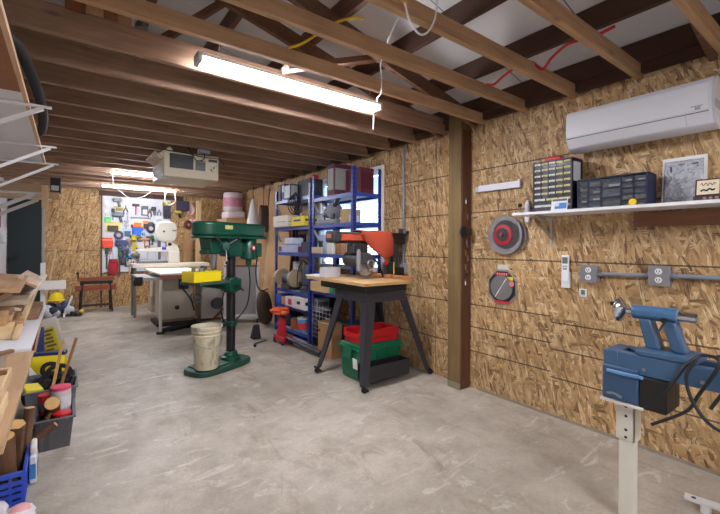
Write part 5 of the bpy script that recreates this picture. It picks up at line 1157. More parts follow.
for (a, b_) in (((cx0, cy0), (cx1, cy0)), ((cx0, cy1), (cx1, cy1))):
    b = MB()
    for z in (.012, .045, .078, .11, .15): b.bx((a[0], a[1]-.004, z-.011), (b_[0], a[1]+.004, z+.011))
    for k in range(7): x = cx0+.004+(cx1-cx0-.008)*k/6; b.bx((x-.006, a[1]-.006, 0), (x+.006, a[1]+.006, cz1))
    b.build('slatted_side', CB, bc, smooth=0)
for x in (cx0, cx1):
    b = MB()
    for z in (.012, .045, .078, .11, .15): b.bx((x-.004, cy0, z-.011), (x+.004, cy1, z+.011))
    for k in range(8): y = cy0+.004+(cy1-cy0-.008)*k/7; b.bx((x-.006, y-.006, 0), (x+.006, y+.006, cz1))
    b.build('slatted_side', CB, bc, smooth=0)
MB().bx((cx0, cy0, 0), (cx1, cy1, .008)).build('floor_panel', CB, bc, smooth=0)
MB().bx((cx0-.01, cy0-.01, cz1-.02), (cx1+.01, cy0+.006, cz1)).bx((cx0-.01, cy1-.006, cz1-.02), (cx1+.01, cy1+.01, cz1)).bx((cx1-.006, cy0, cz1-.02), (cx1+.01, cy1, cz1)).bx((cx0-.01, cy0, cz1-.02), (cx0+.006, cy1, cz1)).build('rim', CB, bc, bevel=.003)
log('thick round log standing in the blue crate at the frame edge', (-.255, 2.71, .02), (-.26, 2.64, .33), .05, 18)
log('six-sided log standing in the blue crate with a pale hexagon end', (-.245, 2.84, .02), (-.21, 2.70, .36), .04, 6)
log('dark thin log behind the hexagonal one in the blue crate', (-.20, 2.91, .02), (-.17, 2.93, .36), .024, 12)
r = thing('detergent_jug', 'white jug with a blue picture label beside the blue crate', 'jug', (-.145, 2.80, 0))
MB().frust((.016, .05), (.016, .05), .002, .15, (-.146, 2.80), (-.146, 2.80)).build('body', mat((222, 222, 226), .4, var=.04), r, bevel=.008); MB().bx((-.1295, 2.76, .03), (-.128, 2.84, .11)).bx((-.158, 2.748, .03), (-.134, 2.7495, .11)).build('label', mat((60, 130, 190), .5, var=.3, scale=60), r, smooth=0)
MB().box((-.146, 2.81, .175), (.028, .09, .06), (.3, 0, 0)).build('spout', mat((226, 222, 218), .4), r, bevel=.01)
# tall sticks leaning out of the bins
def stick(label, p0, p1, w_, m): 
    o = MB().beam(p0, p1, w_, w_*.8).build('wood_stick', m, bevel=.001); return tag(o, label, 'stick')
SW = wood((160, 120, 62), (196, 156, 92), 'Z', 1); SD = wood((116, 76, 40), (150, 106, 62), 'Z', 1)
stick('long brown stick leaning out of the bins, the right of the two', (-.128, 3.16, .02), (.055, 3.72, .575), .017, SD)
stick('long tan stick leaning out of the bins, the left of the two', (-.132, 3.19, .02), (-.03, 3.74, .555), .018, SW)
stick('shorter pale stick leaning across the jars in the near bin', (-.15, 3.15, .06), (-.05, 3.24, .29), .014, SW)
# far bin contents
b = MB()
for k in range(4): b.tor((-.05-.05*(k % 2), 3.68+.05*k, .24+.03*k), .055+.01*(k % 3), .016, (.2*k-.3, -.6, .5), 18, 8)
o = b.build('hose_coil', RUBBER); tag(o, 'black coiled hose lying in the far grey bin', 'hose')
for i, (x, y, z, s_, l) in enumerate(((-.16, 3.66, .19, (.09, .10, .10), 'black power tool at the left in the far bin'), (-.03, 3.88, .21, (.08, .10, .11), 'dark tool body at the back of the far bin'), (.0, 3.62, .20, (.07, .09, .09), 'black wheel-shaped tool at the front right of the far bin'))):
    r = thing('power_tool', l, 'tool', (x, y, z-.1))
    MB().cyl((x-s_[0], y, z), (x+s_[0]*.6, y-.02, z+.03), .05, .04, 16).build('body', BLACK, r, bevel=.006); MB().beam((x+.01, y, z), (x+.04, y+.02, z+.11), .035, .035).build('handle', DARK, r, bevel=.008)
yb_ = thing('yellow_bag', 'yellow bag with a dark blue top behind the far grey bin', 'bag', (-.16, 4.05, 0))
sack(Matrix.Translation((-.13, 4.08, .01)) @ Euler((0, 0, -.2)).to_matrix().to_4x4(), .25, .12, .40, 'sack', mat((238, 214, 30), .55, var=.06), yb_)
MB().box((-.13, 4.08, .405), (.26, .07, .03), (0, 0, -.2)).build('blue_top', mat((28, 44, 100), .55), yb_, bevel=.008)
b = MB(); b.prism([(-.24, .18), (-.24, .34), (-.19, .26)], 'y', 4.008, 4.014); b.build('pale_triangle', PAPER, yb_, smooth=0)
o = MB().box((-.20, 3.62, .275), (.10, .14, .022), (.1, .15, .3)).build('yellow_packet', mat((232, 214, 40), .5), bevel=.004); tag(o, 'small yellow packet lying at the left end of the far bin', 'packet')
wbag = thing('plastic_bag', 'white and pink plastic bag on the floor at the lower left', 'bag', (-.22, 2.42, 0))
b = MB()
for k in range(8): b.sph((-.25+.07*math.cos(k*2.1), 2.44+.06*math.sin(k*1.7), .03+.012*(k % 3)), (.065, .06, .03), 10, 6)
b.build('film', mat((222, 214, 220), .35, var=.08), wbag)
MB().sph((-.175, 2.43, .04), (.045, .05, .032), 12, 8).build('pink_panel', mat((232, 170, 172), .4, var=.12), wbag)
# ================================================================== PEGBOARD AND ITS TOOLS
PY = BK-.022
pb = thing('pegboard', 'large white pegboard on the back wall hung full of hand tools', 'pegboard', (1.2, PY, .72))
MB().bx((.562, PY-.008, .72), (1.83, BK-.001, 2.285)).build('board', mat((214, 218, 228), .5, var=.03), pb, smooth=0)
b = MB()
for i in range(24):
    for j in range(28): b.bx((.60+.052*i-.004, PY-.0086, .78+.053*j-.004), (.60+.052*i+.004, PY-.0081, .78+.053*j+.004))
ho = b.build('peg_holes', mat((120, 122, 130), .7), pb, smooth=0); ho['kind'] = 'stuff'
MB().bx((.56, PY-.012, .70), (.585, BK-.001, 2.285)).build('edge_batten', mat((200, 200, 206), .5), pb, bevel=.002)
# board units: s steps right of the left edge (19 mm), t steps down from the top edge (20 mm)
def pp(s_, t_): return .553+.0188*s_, 2.285-.0204*t_
G = 'tools hung on the pegboard'
FRT = PY-.009
def peg_tool(kind, label, s_, t_, w_, h_, rgb, rgb2=(60, 60, 66)):
    x, z = pp(s_, t_); w2 = w_*.0188/2*1.2; h2 = h_*.0204/2*1.15; y = FRT
    cats = {'pack': 'pack', 'gun': 'power tool', 'roll': 'tape', 'hammer': 'hammer', 'strip': 'tool', 'pliers': 'pliers', 'driver': 'screwdriver', 'bag': 'pouch', 'mask': 'respirator', 'clamp': 'clamp', 'saw': 'hand saw', 'square': 'square'}
    names = {'pack': 'blister_pack', 'gun': 'cordless_tool', 'roll': 'tape_roll', 'hammer': 'hammer', 'strip': 'file_tool', 'pliers': 'pliers', 'driver': 'screwdriver', 'bag': 'tool_pouch', 'mask': 'respirator', 'clamp': 'clamp', 'saw': 'hand_saw', 'square': 'steel_square'}
    r = thing(names[kind], label, cats[kind], (x, y, z-h2), group=G); m1 = mat(rgb, .5, var=.08); m2 = mat(rgb2, .5, var=.08)
    if kind == 'pack':
        MB().bx((x-w2, y-.02, z-h2), (x+w2, y-.001, z+h2)).build('card', m1, r, bevel=.003); MB().bx((x-w2*.7, y-.045, z-h2*.8), (x+w2*.7, y-.0205, z+h2*.25)).build('content', m2, r, bevel=.006)
    elif kind == 'gun':
        MB().bx((x-w2, y-.07, z+h2*.1), (x+w2, y-.002, z+h2)).build('body', m1, r, bevel=.02, seg=3); MB().beam((x+w2*.3, y-.035, z+h2*.2), (x+w2*.55, y-.035, z-h2), .05, .06, (0, 1, 0)).build('handle', m2, r, bevel=.01); MB().cyl((x-w2, y-.035, z+h2*.55), (x-w2*1.25, y-.035, z+h2*.55), .018, n=12).build('nose', STEEL, r)
    elif kind == 'roll':
        MB().tor((x, y-.026, z), w2*.72, w2*.28, (0, 1, 0), 24, 10).build('ring', m1, r); MB().lathe([(w2*.42, -.02), (w2*.5, -.02), (w2*.5, .02), (w2*.42, .02)], (x, y-.026, z), (0, 1, 0), 20).build('core', m2, r)
    elif kind == 'hammer':
        MB().beam((x, y-.03, z+h2*.75), (x, y-.03, z-h2), .026, .026, (0, 1, 0)).build('handle', m1, r, bevel=.006); MB().bx((x-w2, y-.05, z+h2*.55), (x+w2, y-.01, z+h2)).build('head', m2, r, bevel=.008)
    elif kind in ('strip', 'driver'):
        MB().bx((x-w2*.5, y-.012, z-h2), (x+w2*.5, y-.002, z+h2*.3)).build('blade', m2, r, bevel=.002); MB().lathe([(0, 0), (w2, .006), (w2*.8, h2*.4), (w2, h2*.62), (0, h2*.7)], (x, y-w2-.002, z+h2*.3), n=14).build('handle', m1, r)
    elif kind == 'pliers':
        for s2 in (-1, 1): MB().tube(smooth_path([(x+s2*w2*.2, y-.014, z+h2*.3), (x+s2*w2, y-.014, z-h2*.3), (x+s2*w2*.7, y-.014, z-h2)], 5), .011, 8).build('handle', m1, r)
        MB().prism([(x-w2*.5, z+h2*.1), (x+w2*.5, z+h2*.1), (x+w2*.25, z+h2), (x-w2*.25, z+h2)], 'y', y-.024, y-.004).build('jaws', m2, r, bevel=.003)
    elif kind == 'bag':
        b = MB(); b.grid(lambda u, v_: (x+w2*math.cos(2*PI*u)*(.75+.25*math.sin(PI*v_*.8+.4)), y-.036-.034*math.sin(2*PI*u), z-h2+2*h2*v_), 16, 8); b.build('pouch', m1, r); MB().bx((x-w2*.9, y-.074, z+h2*.45), (x+w2*.9, y-.07, z+h2*.62)).build('strap', m2, r)
    elif kind == 'mask':
        MB().sph((x, y-.035, z), (w2, .034, h2), 18, 12).build('shell', m1, r); MB().lathe([(0, 0), (w2*.5, 0), (w2*.45, .02), (0, .02)], (x, y-.066, z-h2*.1), (0, -1, 0), 16).build('filter', m2, r); MB().tor((x, y-.012, z+h2*.4), w2*.9, .006, (0, 1, 0), 18, 6).build('strap', BLACK, r)
    elif kind == 'clamp':
        MB().bx((x-w2*.3, y-.024, z-h2), (x+w2*.0, y-.004, z+h2)).build('bar', m2, r, bevel=.002); MB().bx((x-w2, y-.034, z+h2*.5), (x+w2, y-.003, z+h2)).build('fixed_jaw', m1, r, bevel=.006); MB().bx((x-w2, y-.034, z-h2*.4), (x+w2, y-.003, z+h2*.0)).build('sliding_jaw', m1, r, bevel=.006)
    elif kind == 'saw':
        MB().prism([(x-w2*.4, z+h2*.3), (x+w2*.6, z+h2*.3), (x+w2*.2, z-h2), (x-w2*.2, z-h2)], 'y', y-.006, y-.003).build('blade', m2, r, smooth=0); MB().tor((x, y-.014, z+h2*.62), w2*.6, .012, (0, 1, 0), 18, 8).build('handle', m1, r)
    elif kind == 'square':
        MB().bx((x-w2, y-.006, z-h2), (x-w2+.03, y-.002, z+h2)).bx((x-w2, y-.0065, z+h2-.03), (x+w2, y-.0015, z+h2)).build('blade', m1, r, smooth=0); MB().cyl((x-w2+.015, y-.002, z+h2-.015), (x-w2+.015, y-.012, z+h2-.015), .01, n=10).build('peg', m2, r)
    return r
T = peg_tool
T('gun', 'grey cordless tool at the top left of the pegboard', 14, 6, 7, 8, (134, 136, 142), (90, 92, 100))
T('pack', 'yellow label pack just under the top left grey tool', 16, 12, 8, 4, (226, 210, 120), (150, 140, 90))
T('pliers', 'dark-handled pliers right of the yellow label pack', 22, 13, 3, 8, (40, 40, 48), (120, 122, 128))
T('strip', 'dark narrow file on the left below the top grey tool', 10, 18, 3, 10, (70, 72, 84), (150, 152, 158))
T('gun', 'second grey power tool, left side third row of the pegboard', 15, 21, 9, 9, (110, 116, 130), (80, 84, 96))
T('pack', 'small bright green pack at the left edge of the pegboard', 5, 24, 5, 5, (90, 220, 100), (140, 230, 150))
T('pack', 'yellow pack with black tool, left of the pegboard middle', 10, 31, 12, 9, (228, 210, 130), (60, 54, 40))
T('roll', 'dark grey roll hanging left of the pegboard middle', 15.5, 39, 8, 8, (76, 78, 100), (180, 150, 190))
T('pack', 'pale blue pack with dark clips near the pegboard centre', 24, 36, 7, 8, (180, 206, 222), (66, 96, 120))
T('driver', 'white handled scraper hanging in the upper centre left', 24, 21, 2, 10, (206, 208, 216), (150, 150, 156))
T('hammer', 'pink and black hand tool in the top row of the pegboard', 32, 12, 6, 10, (226, 60, 120), (40, 40, 46))
T('pack', 'black and silver pack right of the pink tool', 41, 13, 6, 9, (90, 92, 100), (216, 216, 222))
T('square', 'thin steel square lying flat under the top row', 37, 21, 17, 1.6, (120, 120, 126), (60, 60, 60))
T('pack', 'white pack with an orange print above the blue tape', 34, 27, 9, 7, (236, 216, 196), (236, 120, 40))
T('pack', 'bright blue box hanging in the centre of the pegboard', 34, 35, 9, 8, (30, 96, 206), (40, 110, 220))
T('roll', 'white tape roll beside the bright blue box', 39.5, 38, 6, 6, (206, 222, 240), (60, 130, 210))
T('mask', 'dark respirator with pale filter in the pegboard centre right', 47, 31, 8, 10, (54, 50, 60), (196, 198, 206))
T('gun', 'small black tool in the top right of the pegboard', 50, 13, 4, 8, (60, 62, 70), (120, 122, 130))
T('pliers', 'short grey pliers left of the yellow-topped pack', 56, 14, 3, 6, (100, 104, 112), (150, 152, 158))
T('pack', 'yellow-topped black pack at the top right of the pegboard', 64, 12, 7, 15, (60, 58, 84), (44, 42, 60))
T('pack', 'yellow header card above the black pack', 64, 4.5, 8, 3.5, (224, 214, 80), (206, 196, 90))
T('driver', 'green handled driver below the respirator', 49, 44, 3.5, 9, (30, 130, 90), (60, 70, 70))
T('bag', 'orange-red pouch at the left edge, fifth row', 5, 47, 9, 9, (236, 76, 50), (250, 170, 150))
T('gun', 'dark blue tool right of the orange-red pouch', 18, 51, 9, 12, (58, 66, 110), (90, 96, 140))
T('strip', 'yellow level hanging upright below the blue box', 30, 47, 5, 15, (226, 206, 30), (214, 190, 30))
T('hammer', 'orange-brown mallet right of the yellow level', 41, 47, 8, 9, (200, 130, 70), (206, 140, 110))
T('driver', 'yellow tipped driver below the yellow level', 33, 53, 3, 7, (220, 200, 60), (120, 110, 60))
T('clamp', 'bright blue clamp low in the pegboard middle', 24, 60, 6, 9, (60, 150, 230), (90, 200, 120))
T('pliers', 'white and blue handled pliers low on the left', 9, 57, 3, 12, (196, 206, 220), (90, 96, 110))
T('strip', 'dark green garden tool at the left edge low', 4.5, 62, 3, 20, (50, 80, 60), (70, 90, 70))
T('bag', 'dark red pouch hanging lowest at the left', 10.5, 71, 8, 13, (176, 30, 46), (120, 20, 34))
T('strip', 'tall dark green pole tool beside the red pouch', 16.5, 66, 3, 26, (60, 96, 76), (70, 84, 76))
T('pack', 'dark pack of bits below the blue clamp', 20, 64, 4, 10, (56, 52, 66), (80, 70, 80))
T('gun', 'brown and grey tool low in the middle of the pegboard', 32, 62, 7, 8, (120, 104, 90), (60, 50, 46))
T('saw', 'small hand saw hanging in the right half of the pegboard', 44, 56, 5, 12, (170, 96, 60), (190, 192, 200))
T('driver', 'white handled tool lowest in the middle of the pegboard', 26, 72, 2.4, 14, (226, 206, 176), (206, 180, 140))
T('pliers', 'dark pliers at the bottom centre of the pegboard', 30, 70, 3, 7, (40, 36, 40), (90, 90, 96))
T('clamp', 'white edged clamp on the far left edge of the pegboard top', 3.5, 14, 3, 16, (236, 226, 226), (206, 190, 196))
T('pack', 'black and orange pack just left of the respirator', 42, 28, 5, 8, (226, 150, 90), (46, 40, 44))
T('strip', 'red handled file between the grey roll and the blue box', 28.5, 33, 2.4, 9, (190, 44, 50), (120, 122, 130))
T('gun', 'dark grey tool at the lower left beside the red pouch', 22, 57, 6, 8, (70, 74, 92), (50, 50, 60))
T('pliers', 'red handled pliers below the orange-red pouch', 6.5, 55, 3, 7, (196, 40, 44), (110, 112, 118))
T('pack', 'dark pack with silver bits right of the red pouch', 25, 67, 5, 8, (50, 46, 58), (170, 172, 178))
T('roll', 'small dark ring tool right of the yellow level', 36, 43, 5, 6, (60, 60, 74), (150, 152, 160))
T('pack', 'white card pack in the upper right of the pegboard', 56, 22, 7, 7, (228, 230, 236), (190, 192, 200))
T('hammer', 'dark hammer beneath the respirator on the right', 46, 45, 6, 9, (90, 60, 44), (60, 62, 70))
T('strip', 'blue handled chisel left of the yellow level', 27.5, 44, 2.2, 10, (40, 80, 180), (150, 152, 158))
T('pack', 'pale purple pack under the dark grey roll', 16, 45.5, 6, 4, (176, 160, 200), (96, 90, 120))
T('pliers', 'black pliers in the top row above the square', 46, 15, 3, 8, (36, 36, 42), (130, 132, 138))
T('clamp', 'small grey clamp right of the second grey tool', 23, 28, 4, 8, (170, 174, 184), (120, 124, 134))
T('gun', 'grey tool with red tip between yellow level and blue tool', 25, 47, 4, 8, (150, 130, 130), (110, 100, 110))
T('driver', 'blue handled driver right of the respirator', 55, 46, 2.6, 9, (50, 66, 190), (110, 112, 120))
# right of the pegboard
o = MB().bx((1.95, BK-.16, 2.06), (2.20, BK-.002, 2.27)).build('wall_speaker', mat((54, 46, 74), .5), bevel=.006); tag(o, 'dark purple box mounted high right of the pegboard', 'box')
T('gun', 'yellow and black tool hanging right of the pegboard', 76, 15, 7, 7, (206, 196, 90), (40, 36, 34))
o = thing('hanging_coil', 'brown ring coil hung on the wall above the drill press', 'coil', (2.21, BK-.04, 1.66))
MB().tor((2.21, BK-.045, 1.755), .065, .038, (0, 1, 0), 26, 10).build('ring', mat((104, 50, 40), .6, var=.2), o); MB().cyl((2.21, BK-.03, 1.755), (2.21, BK-.06, 1.755), .025, n=14).build('core', mat((190, 150, 120), .6), o)
for i, (x, z0, z1, c_, l) in enumerate(((2.24, 2.02, 2.26, (232, 196, 192), 'pale pink cloth hanging high beside the heater'), (2.33, 1.62, 1.88, (236, 196, 214), 'pink fluffy cloth hanging above the drill press head'))):
    b = MB(); b.grid(lambda u, v_: (x-.07+.15*u+.03*math.sin(5*v_), BK-.05-.02*math.sin(9*u), z0+(z1-z0)*v_-.05*(1-v_)*math.sin(3*u)), 10, 8); o = b.build('hanging_cloth', mat(c_, .85), solid=.02); tag(o, l, 'cloth')

# ================================================================== BANDSAW, SCROLL SAW, TABLE SAW
WS = mat((226, 222, 212), .4, var=.04)
bs_ = thing('bandsaw', 'white floor bandsaw in front of the pegboard', 'bandsaw', (1.5, 8.6, 0))
MB().prism([(1.55+.185*math.copysign(abs(math.cos(a))**.55, math.cos(a)), 1.55+.20*math.copysign(abs(math.sin(a))**.7, math.sin(a))) for a in [2*PI*k/36 for k in range(36)]], 'y', 8.42, 8.60).build('upper_wheel_cover', WS, bs_, bevel=.02, seg=3)
MB().prism([(1.55, 1.40), (1.76, 1.30), (1.80, 1.0), (1.80, .60), (1.64, .60), (1.64, 1.05), (1.55, 1.30)], 'y', 8.46, 8.60).build('frame_arm', WS, bs_, bevel=.015)
MB().bx((1.30, 8.42, .30), (1.76, 8.70, .84)).build('lower_cabinet', WS, bs_, bevel=.015)
MB().bx((1.26, 8.36, .92), (1.62, 8.72, .95)).build('table', STEEL, bs_, bevel=.004)
MB().bx((1.28, 8.40, 0), (1.78, 8.74, .30)).build('stand', mat((196, 190, 178), .45), bs_, bevel=.008)
MB().bx((1.415, 8.47, 1.00), (1.455, 8.52, 1.40)).build('guide_post', mat((90, 90, 94), .4), bs_, bevel=.004)
MB().cyl((1.50, 8.42, 1.55), (1.50, 8.415, 1.55), .02, n=14).build('hub_bolt', DARK, bs_)
MB().bx((1.65, 8.415, 1.56), (1.72, 8.421, 1.58)).build('nameplate', DARK, bs_)
MB().lathe([(0, 0), (.03, 0), (.045, .02), (.05, .05), (0, .05)], (1.74, 8.44, 1.02), (0, 0, 1), 18).build('lamp_shade', mat((206, 206, 210), .4), bs_)
MB().cyl((1.60, 8.44, 1.30), (1.60, 8.38, 1.30), .03, n=16).build('tension_knob', BLACK, bs_)
sc2 = thing('scroll_saw', 'white scroll saw with long arms on the table before the pegboard', 'scroll saw', (1.2, 8.05, .95))
MB().prism([(.97, 1.20), (1.62, 1.27), (1.70, 1.22), (1.70, 1.14), (1.62, 1.16), (.97, 1.165)], 'y', 8.05, 8.11).build('upper_arm', WS, sc2, bevel=.008)
MB().bx((1.50, 8.02, .951), (1.70, 8.16, 1.17)).build('body', WS, sc2, bevel=.012)
MB().bx((1.00, 8.02, .951), (1.50, 8.14, .99)).build('base', mat((120, 122, 126), .4), sc2, bevel=.006)
MB().bx((.96, 8.04, 1.02), (1.18, 8.16, 1.03)).build('table', STEEL, sc2, bevel=.002)
MB().cyl((1.0, 8.08, 1.0), (1.0, 8.08, 1.17), .004, n=6).build('blade', STEEL, sc2)
MB().bx((1.40, 8.035, 1.20), (1.47, 8.049, 1.25)).build('blue_switch', mat((70, 80, 200), .5), sc2, bevel=.003)
wt = thing('work_table', 'long white table top behind the table saw carrying the scroll saw', 'table', (1.5, 8.1, 0))
MB().bx((.905, 7.85, .885), (2.20, 8.30, .95)).build('top', mat((232, 222, 206), .45, var=.03), wt, bevel=.003)
for (x, y) in ((.95, 7.9), (2.15, 7.9), (.95, 8.25), (2.15, 8.25)): MB().bx((x-.02, y-.02, 0), (x+.02, y+.02, .885)).build('leg', mat((120, 116, 110), .5), wt, bevel=.002)
tw = thing('table_saw', 'cream cabinet table saw with a white extension table on one leg', 'table saw', (1.4, 7.0, 0))
CAB = mat((206, 198, 180), .45, var=.06)
b = MB(); b.frust((.25, .24), (.235, .23), .10, .74, (1.42, 7.1), (1.42, 7.1)); b.build('cabinet', CAB, tw, bevel=.012)
MB().bx((1.12, 6.82, .0), (1.72, 7.38, .06)).build('mobile_base', mat((60, 34, 34), .5), tw, bevel=.006)
MB().bx((1.18, 6.855, .061), (1.66, 7.33, .10)).build('plinth', mat((150, 140, 126), .5), tw, bevel=.004)
MB().cyl((1.42, 6.862, .28), (1.42, 6.855, .28), .035, n=18).build('dust_port', DARK, tw)
MB().bx((1.08, 6.75, .765), (1.76, 7.45, .80)).build('cast_table', mat((150, 150, 152), .35, metal=.5), tw, bevel=.006)
MB().bx((.80, 6.66, .755), (2.1, 6.74, .80)).build('fence_rail', mat((170, 172, 176), .35, metal=.4), tw, bevel=.004)
MB().bx((.79, 6.64, .75), (.90, 6.655, .81)).build('rail_end', BLACK, tw, bevel=.004)
MB().box((.93, 7.05, .80), (.20, .62, .02)).build('side_wing', mat((176, 178, 182), .35, metal=.3), tw, bevel=.004)
MB().bx((.80, 6.8, .66), (.92, 6.95, .755)).build('wing_bracket', BLACK, tw, bevel=.02)
MB().bx((1.075, 6.28, .845), (1.80, 7.84, .872)).build('extension_top', mat((236, 228, 214), .45, var=.02), tw, bevel=.002)
MB().bx((1.07, 6.265, .79), (1.80, 6.285, .85)).build('front_edge', mat((150, 96, 80), .55, var=.1), tw, bevel=.002)
MB().bx((1.062, 6.275, .03), (1.10, 6.31, .79)).build('leg', mat((220, 214, 200), .45), tw, bevel=.003)
MB().bx((1.03, 6.25, 0), (1.13, 6.33, .03)).build('leg_foot', BLACK, tw, bevel=.004)
MB().tor((1.69, 6.78, .43), .085, .015, (0, 1, 0), 24, 8).cyl((1.69, 6.80, .43), (1.69, 6.74, .43), .03, n=14).beam((1.69, 6.78, .50), (1.69, 6.78, .36), .014, .012).beam((1.62, 6.78, .43), (1.76, 6.78, .43), .014, .012).build('handwheel', mat((140, 142, 146), .3, metal=.7), tw)
MB().bx((1.44, 6.80, .58), (1.58, 6.86, .74)).build('switch_box', mat((40, 38, 40), .5), tw, bevel=.008)
MB().tube(smooth_path([(1.5, 6.82, .58), (1.58, 6.78, .46), (1.62, 6.76, .38), (1.66, 6.76, .22)]), .012, 7).build('power_cable', CABLE, tw)
for i, pts in enumerate((((1.12, 6.35, .03), (1.3, 6.2, .10), (1.5, 6.18, .12), (1.75, 6.1, .06)), ((1.2, 6.3, .03), (1.45, 6.3, .06), (1.7, 6.3, .05)))):
    b = MB(); b.tube(smooth_path(pts), .035 if i == 0 else .02, 10); o = b.build('floor_hose', RUBBER); tag(o, ['thick black hose lying on the floor before the table saw', 'thinner black hose behind the thick one on the floor'][i], 'hose')
o = MB().cyl((2.05, 6.85, .30), (2.05, 6.80, .30), .10, n=24).cyl((2.05, 6.80, .30), (2.05, 6.79, .30), .035, n=14)
cs = thing('caster_cart', 'low grey stand with a dark wheel right of the table saw', 'cart', (1.9, 7.1, 0))
o.build('wheel', mat((70, 68, 70), .5), cs); MB().bx((1.80, 6.9, .04), (2.2, 7.3, .62)).build('frame_box', mat((186, 182, 176), .5), cs, bevel=.02); MB().beam((1.98, 6.82, .04), (2.2, 6.80, .26), .03, .03).build('brace', mat((110, 40, 44), .5), cs)

# ================================================================== WORKMATE
wm = thing('folding_workbench', 'red-brown folding workbench with black legs against the back wall', 'workbench', (.44, 9.2, 0))
RJ = wood((120, 58, 36), (160, 86, 56), 'X', .8)
MB().bx((.14, 9.05, .60), (.74, 9.17, .66)).build('jaw', RJ, wm, bevel=.003); MB().bx((.11, 8.93, .42), (.75, 8.97, .52)).build('lower_board', RJ, wm, bevel=.003)
MB().bx((.18, 8.97, .54), (.70, 9.12, .598)).build('tray', BLACK, wm, bevel=.003)
for s_ in (0, 1):
    x = .22+.44*s_
    MB().beam((x, 8.94, .52), (x-.03+.06*s_, 8.90, .01), .05, .025).build('leg', BLACK, wm, bevel=.003); MB().beam((x, 9.1, .60), (x-.03+.06*s_, 9.22, .01), .05, .025).build('leg', BLACK, wm, bevel=.003)
MB().bx((.20, 8.905, .13), (.68, 8.92, .17)).build('step', mat((60, 44, 40), .5), wm, bevel=.002)
MB().cyl((.16, 9.05, .66), (.15, 9.05, .74), .012, n=10).sph((.15, 9.05, .745), .025, 12, 8).build('crank', mat((40, 24, 22), .5), wm)

# ================================================================== RIGHT REAR CORNER
ct = thing('rolling_stand', 'grey panelled rolling stand with a white frame behind the drill press', 'stand', (2.33, 6.46, 0), math.radians(-27), local=True)
for x in (-.26, .26): MB().bx((x-.02, -.02, .07), (x+.02, .02, 1.02)).build('frame_post', WHITE, ct, bevel=.003)
MB().bx((-.24, -.006, .14), (.24, .006, .93)).build('panel', mat((166, 162, 162), .5, var=.06), ct, smooth=0)
MB().bx((-.28, -.02, .93), (.28, .02, .96)).build('top_rail', mat((120, 76, 76), .5), ct, bevel=.003)
MB().bx((-.30, -.06, .07), (.30, .24, .12)).build('base', WHITE, ct, bevel=.004)
for (x, y) in ((-.27, -.04), (.27, -.04), (-.27, .21), (.27, .21)): MB().cyl((x-.015, y, .035), (x+.015, y, .035), .034, n=16).build('caster', BLACK, ct)
for x in (-.26, .26): MB().bx((x-.02, .19, .12), (x+.02, .23, 1.0)).build('rear_post', WHITE, ct, bevel=.003)
PLY = mat((196, 158, 116), .7, var=.08, scale=4, name='plywood')
def sheet(label, y0, y1, h, lean, m, x=W-.012): 
    o = MB().prism([(x-lean, .002), (x-lean-.016, .002), (x-.016, h), (x, h)], 'y', y0, y1).build('plywood_sheet', m, bevel=.002); return tag(o, label, 'plywood')
sheet('tall pale plywood sheet leaning on the right wall near the blue shelving', 5.75, 6.75, 2.28, .16, PLY)
sheet('tan plywood sheet leaning on the right wall, second from the shelving', 6.80, 7.30, 2.34, .12, mat((176, 136, 96), .7, var=.1, scale=4))
sheet('brown plywood sheet leaning on the right wall beside the tall cupboard', 7.34, 7.72, 2.20, .12, mat((166, 124, 88), .7, var=.1, scale=4))
cp = thing('storage_cupboard', 'tall brown cupboard in the back right corner under the wrapped rolls', 'cupboard', (2.72, 8.1, 0))
MB().bx((2.50, 7.78, .002), (2.95, 8.40, 1.83)).build('body', mat((176, 140, 104), .65, var=.08, scale=3), cp, bevel=.004)
for s_ in (0, 1): 
    MB().bx((2.505+.22*s_, 7.768, .04), (2.72+.22*s_, 7.7795, 1.80)).build('door', mat((188, 152, 114), .6, var=.08, scale=3), cp, bevel=.003); MB().cyl((2.69+.06*s_, 7.768, 1.0), (2.69+.06*s_, 7.745, 1.0), .014, n=10).build('knob', STEEL, cp)
def roll(label, x, y, z0, r_, h):
    r = thing('wrapped_roll', label, 'insulation roll', (x, y, z0)); MB().lathe([(0, 0), (r_*.92, 0), (r_, .03), (r_, h-.03), (r_*.92, h), (0, h)], (x, y, z0), n=24).build('wrap', mat((206, 196, 204), .45, var=.12, scale=9), r)
    MB().lathe([(r_*1.006, h*.22), (r_*1.006, h*.72)], (x, y, z0), n=24).build('printed_band', mat((196, 130, 156), .5, var=.45, scale=16), r); return r
roll('upper pink and white wrapped roll in the back right corner', 2.73, 8.08, 1.99, .19, .37); 
o = MB().bx((2.55, 7.88, 1.831), (2.93, 8.28, 1.988)).build('wrapped_pack', mat((220, 206, 214), .5, var=.15, scale=9), bevel=.04, seg=3); tag(o, 'lower white wrapped pack under the roll in the corner', 'pack')
o = MB().bx((2.24, 8.98, .002), (2.34, 9.05, 2.25)).build('upright_board', wood((190, 156, 112), (222, 190, 150), 'Z'), bevel=.003); tag(o, 'pale board standing upright left of the wrapped rolls', 'board')
o = MB().bx((2.05, 9.3, .002), (2.22, 9.36, 1.55)).build('upright_board', wood((150, 110, 76), (186, 146, 106), 'Z'), bevel=.003); tag(o, 'brown board standing against the back wall behind the drill press', 'board')
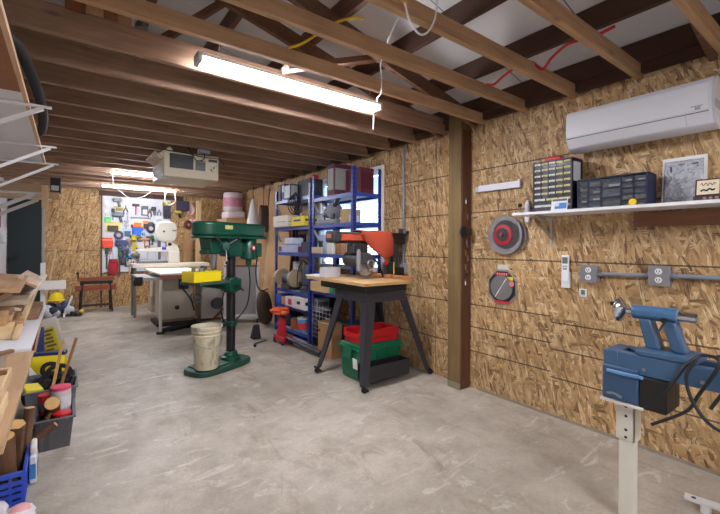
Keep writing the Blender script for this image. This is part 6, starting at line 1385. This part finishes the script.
# white cone-shaped bag hanging before the plywood
wb2 = thing('dust_bag', 'white pointed cloth bag hanging in front of the plywood sheets', 'bag', (2.66, 6.8, 1.55))
b = MB(); b.grid(lambda u, v_: (2.66+(.02+.13*(1-v_)**.8)*math.cos(2*PI*u)*(1+.12*math.sin(12*u)), 6.80+(.02+.13*(1-v_)**.8)*math.sin(2*PI*u), 1.50+.62*v_), 28, 12); b.build('cloth', mat((226, 222, 226), .8, var=.05), wb2, smooth=180)
MB().tube([(2.66, 6.80, 2.10), (2.66, 6.80, JZ)], .006, 6).build('hanging_cord', CABLE, wb2)
db2 = thing('dark_bag', 'dark brown bag hanging right of the white pointed bag', 'bag', (2.70, 6.42, 1.55)); sack(Matrix.Translation((2.70, 6.42, 1.52)), .16, .14, .46, 'cloth', mat((84, 60, 56), .8), db2); MB().tube([(2.70, 6.42, 1.96), (2.70, 6.42, JZ)], .005, 6).build('hanging_cord', CABLE, db2)
mt_ = thing('rolled_mat', 'dark brown rolled mat on the floor between plywood and shelving', 'mat', (2.56, 6.02, 0))
for k in range(3): pass
MB().tor((2.56, 6.02, .285), .20, .075, (.8, -.6, .15), 28, 10).build('roll', mat((70, 52, 42), .8, var=.25), mt_)
MB().tor((2.56, 6.02, .285), .10, .04, (.8, -.6, .15), 24, 8).build('inner_coil', mat((54, 40, 34), .8, var=.2), mt_)
# brooms / hanging odds on the wall between sheets and shelving
for i, (y, z0, z1, c_, l) in enumerate(((5.50, 1.05, 1.62, (60, 36, 34), 'dark strap hanging on the wall left of the shelving'), (5.62, 1.3, 1.55, (150, 60, 50), 'reddish hose end hanging left of the shelving'))):
    o = MB().tube(smooth_path([(W-.19, y, z1), (W-.20, y-.04, (z0+z1)/2), (W-.19, y+.03, z0)], 6), .022, 8).build('hanging_strap', mat(c_, .7)); tag(o, l, 'strap')
# ================================================================== WORLD, CAMERA
w = bpy.data.worlds.new('daylight'); SC.world = w; w.use_nodes = True
bg = w.node_tree.nodes['Background']; sky = w.node_tree.nodes.new('ShaderNodeTexSky')
sky.sky_type = 'NISHITA'; sky.sun_disc = False; sky.sun_elevation = math.radians(40); sky.sun_rotation = math.radians(200)
w.node_tree.links.new(sky.outputs[0], bg.inputs[0]); bg.inputs[1].default_value = 1.3
cam = bpy.data.cameras.new('camera'); co = bpy.data.objects.new('camera', cam); COL.objects.link(co)
cam.sensor_width = 36; cam.lens = 393/720*36; cam.shift_y = -11.5/720; cam.clip_start = .05
co.matrix_world = Matrix.Translation((0, 0, 1.3)) @ Matrix.Rotation(-math.atan(292/393), 4, 'Z') @ Matrix.Rotation(PI/2, 4, 'X') @ Matrix.Rotation(math.radians(.35), 4, 'Z')
SC.camera = co
vs = SC.view_settings; vs.view_transform = 'Standard'; vs.look = 'None'; vs.gamma = 1; vs.use_curve_mapping = False; vs.exposure = 1.06
for o in bpy.data.objects:
    if '_o' in o: del o['_o']
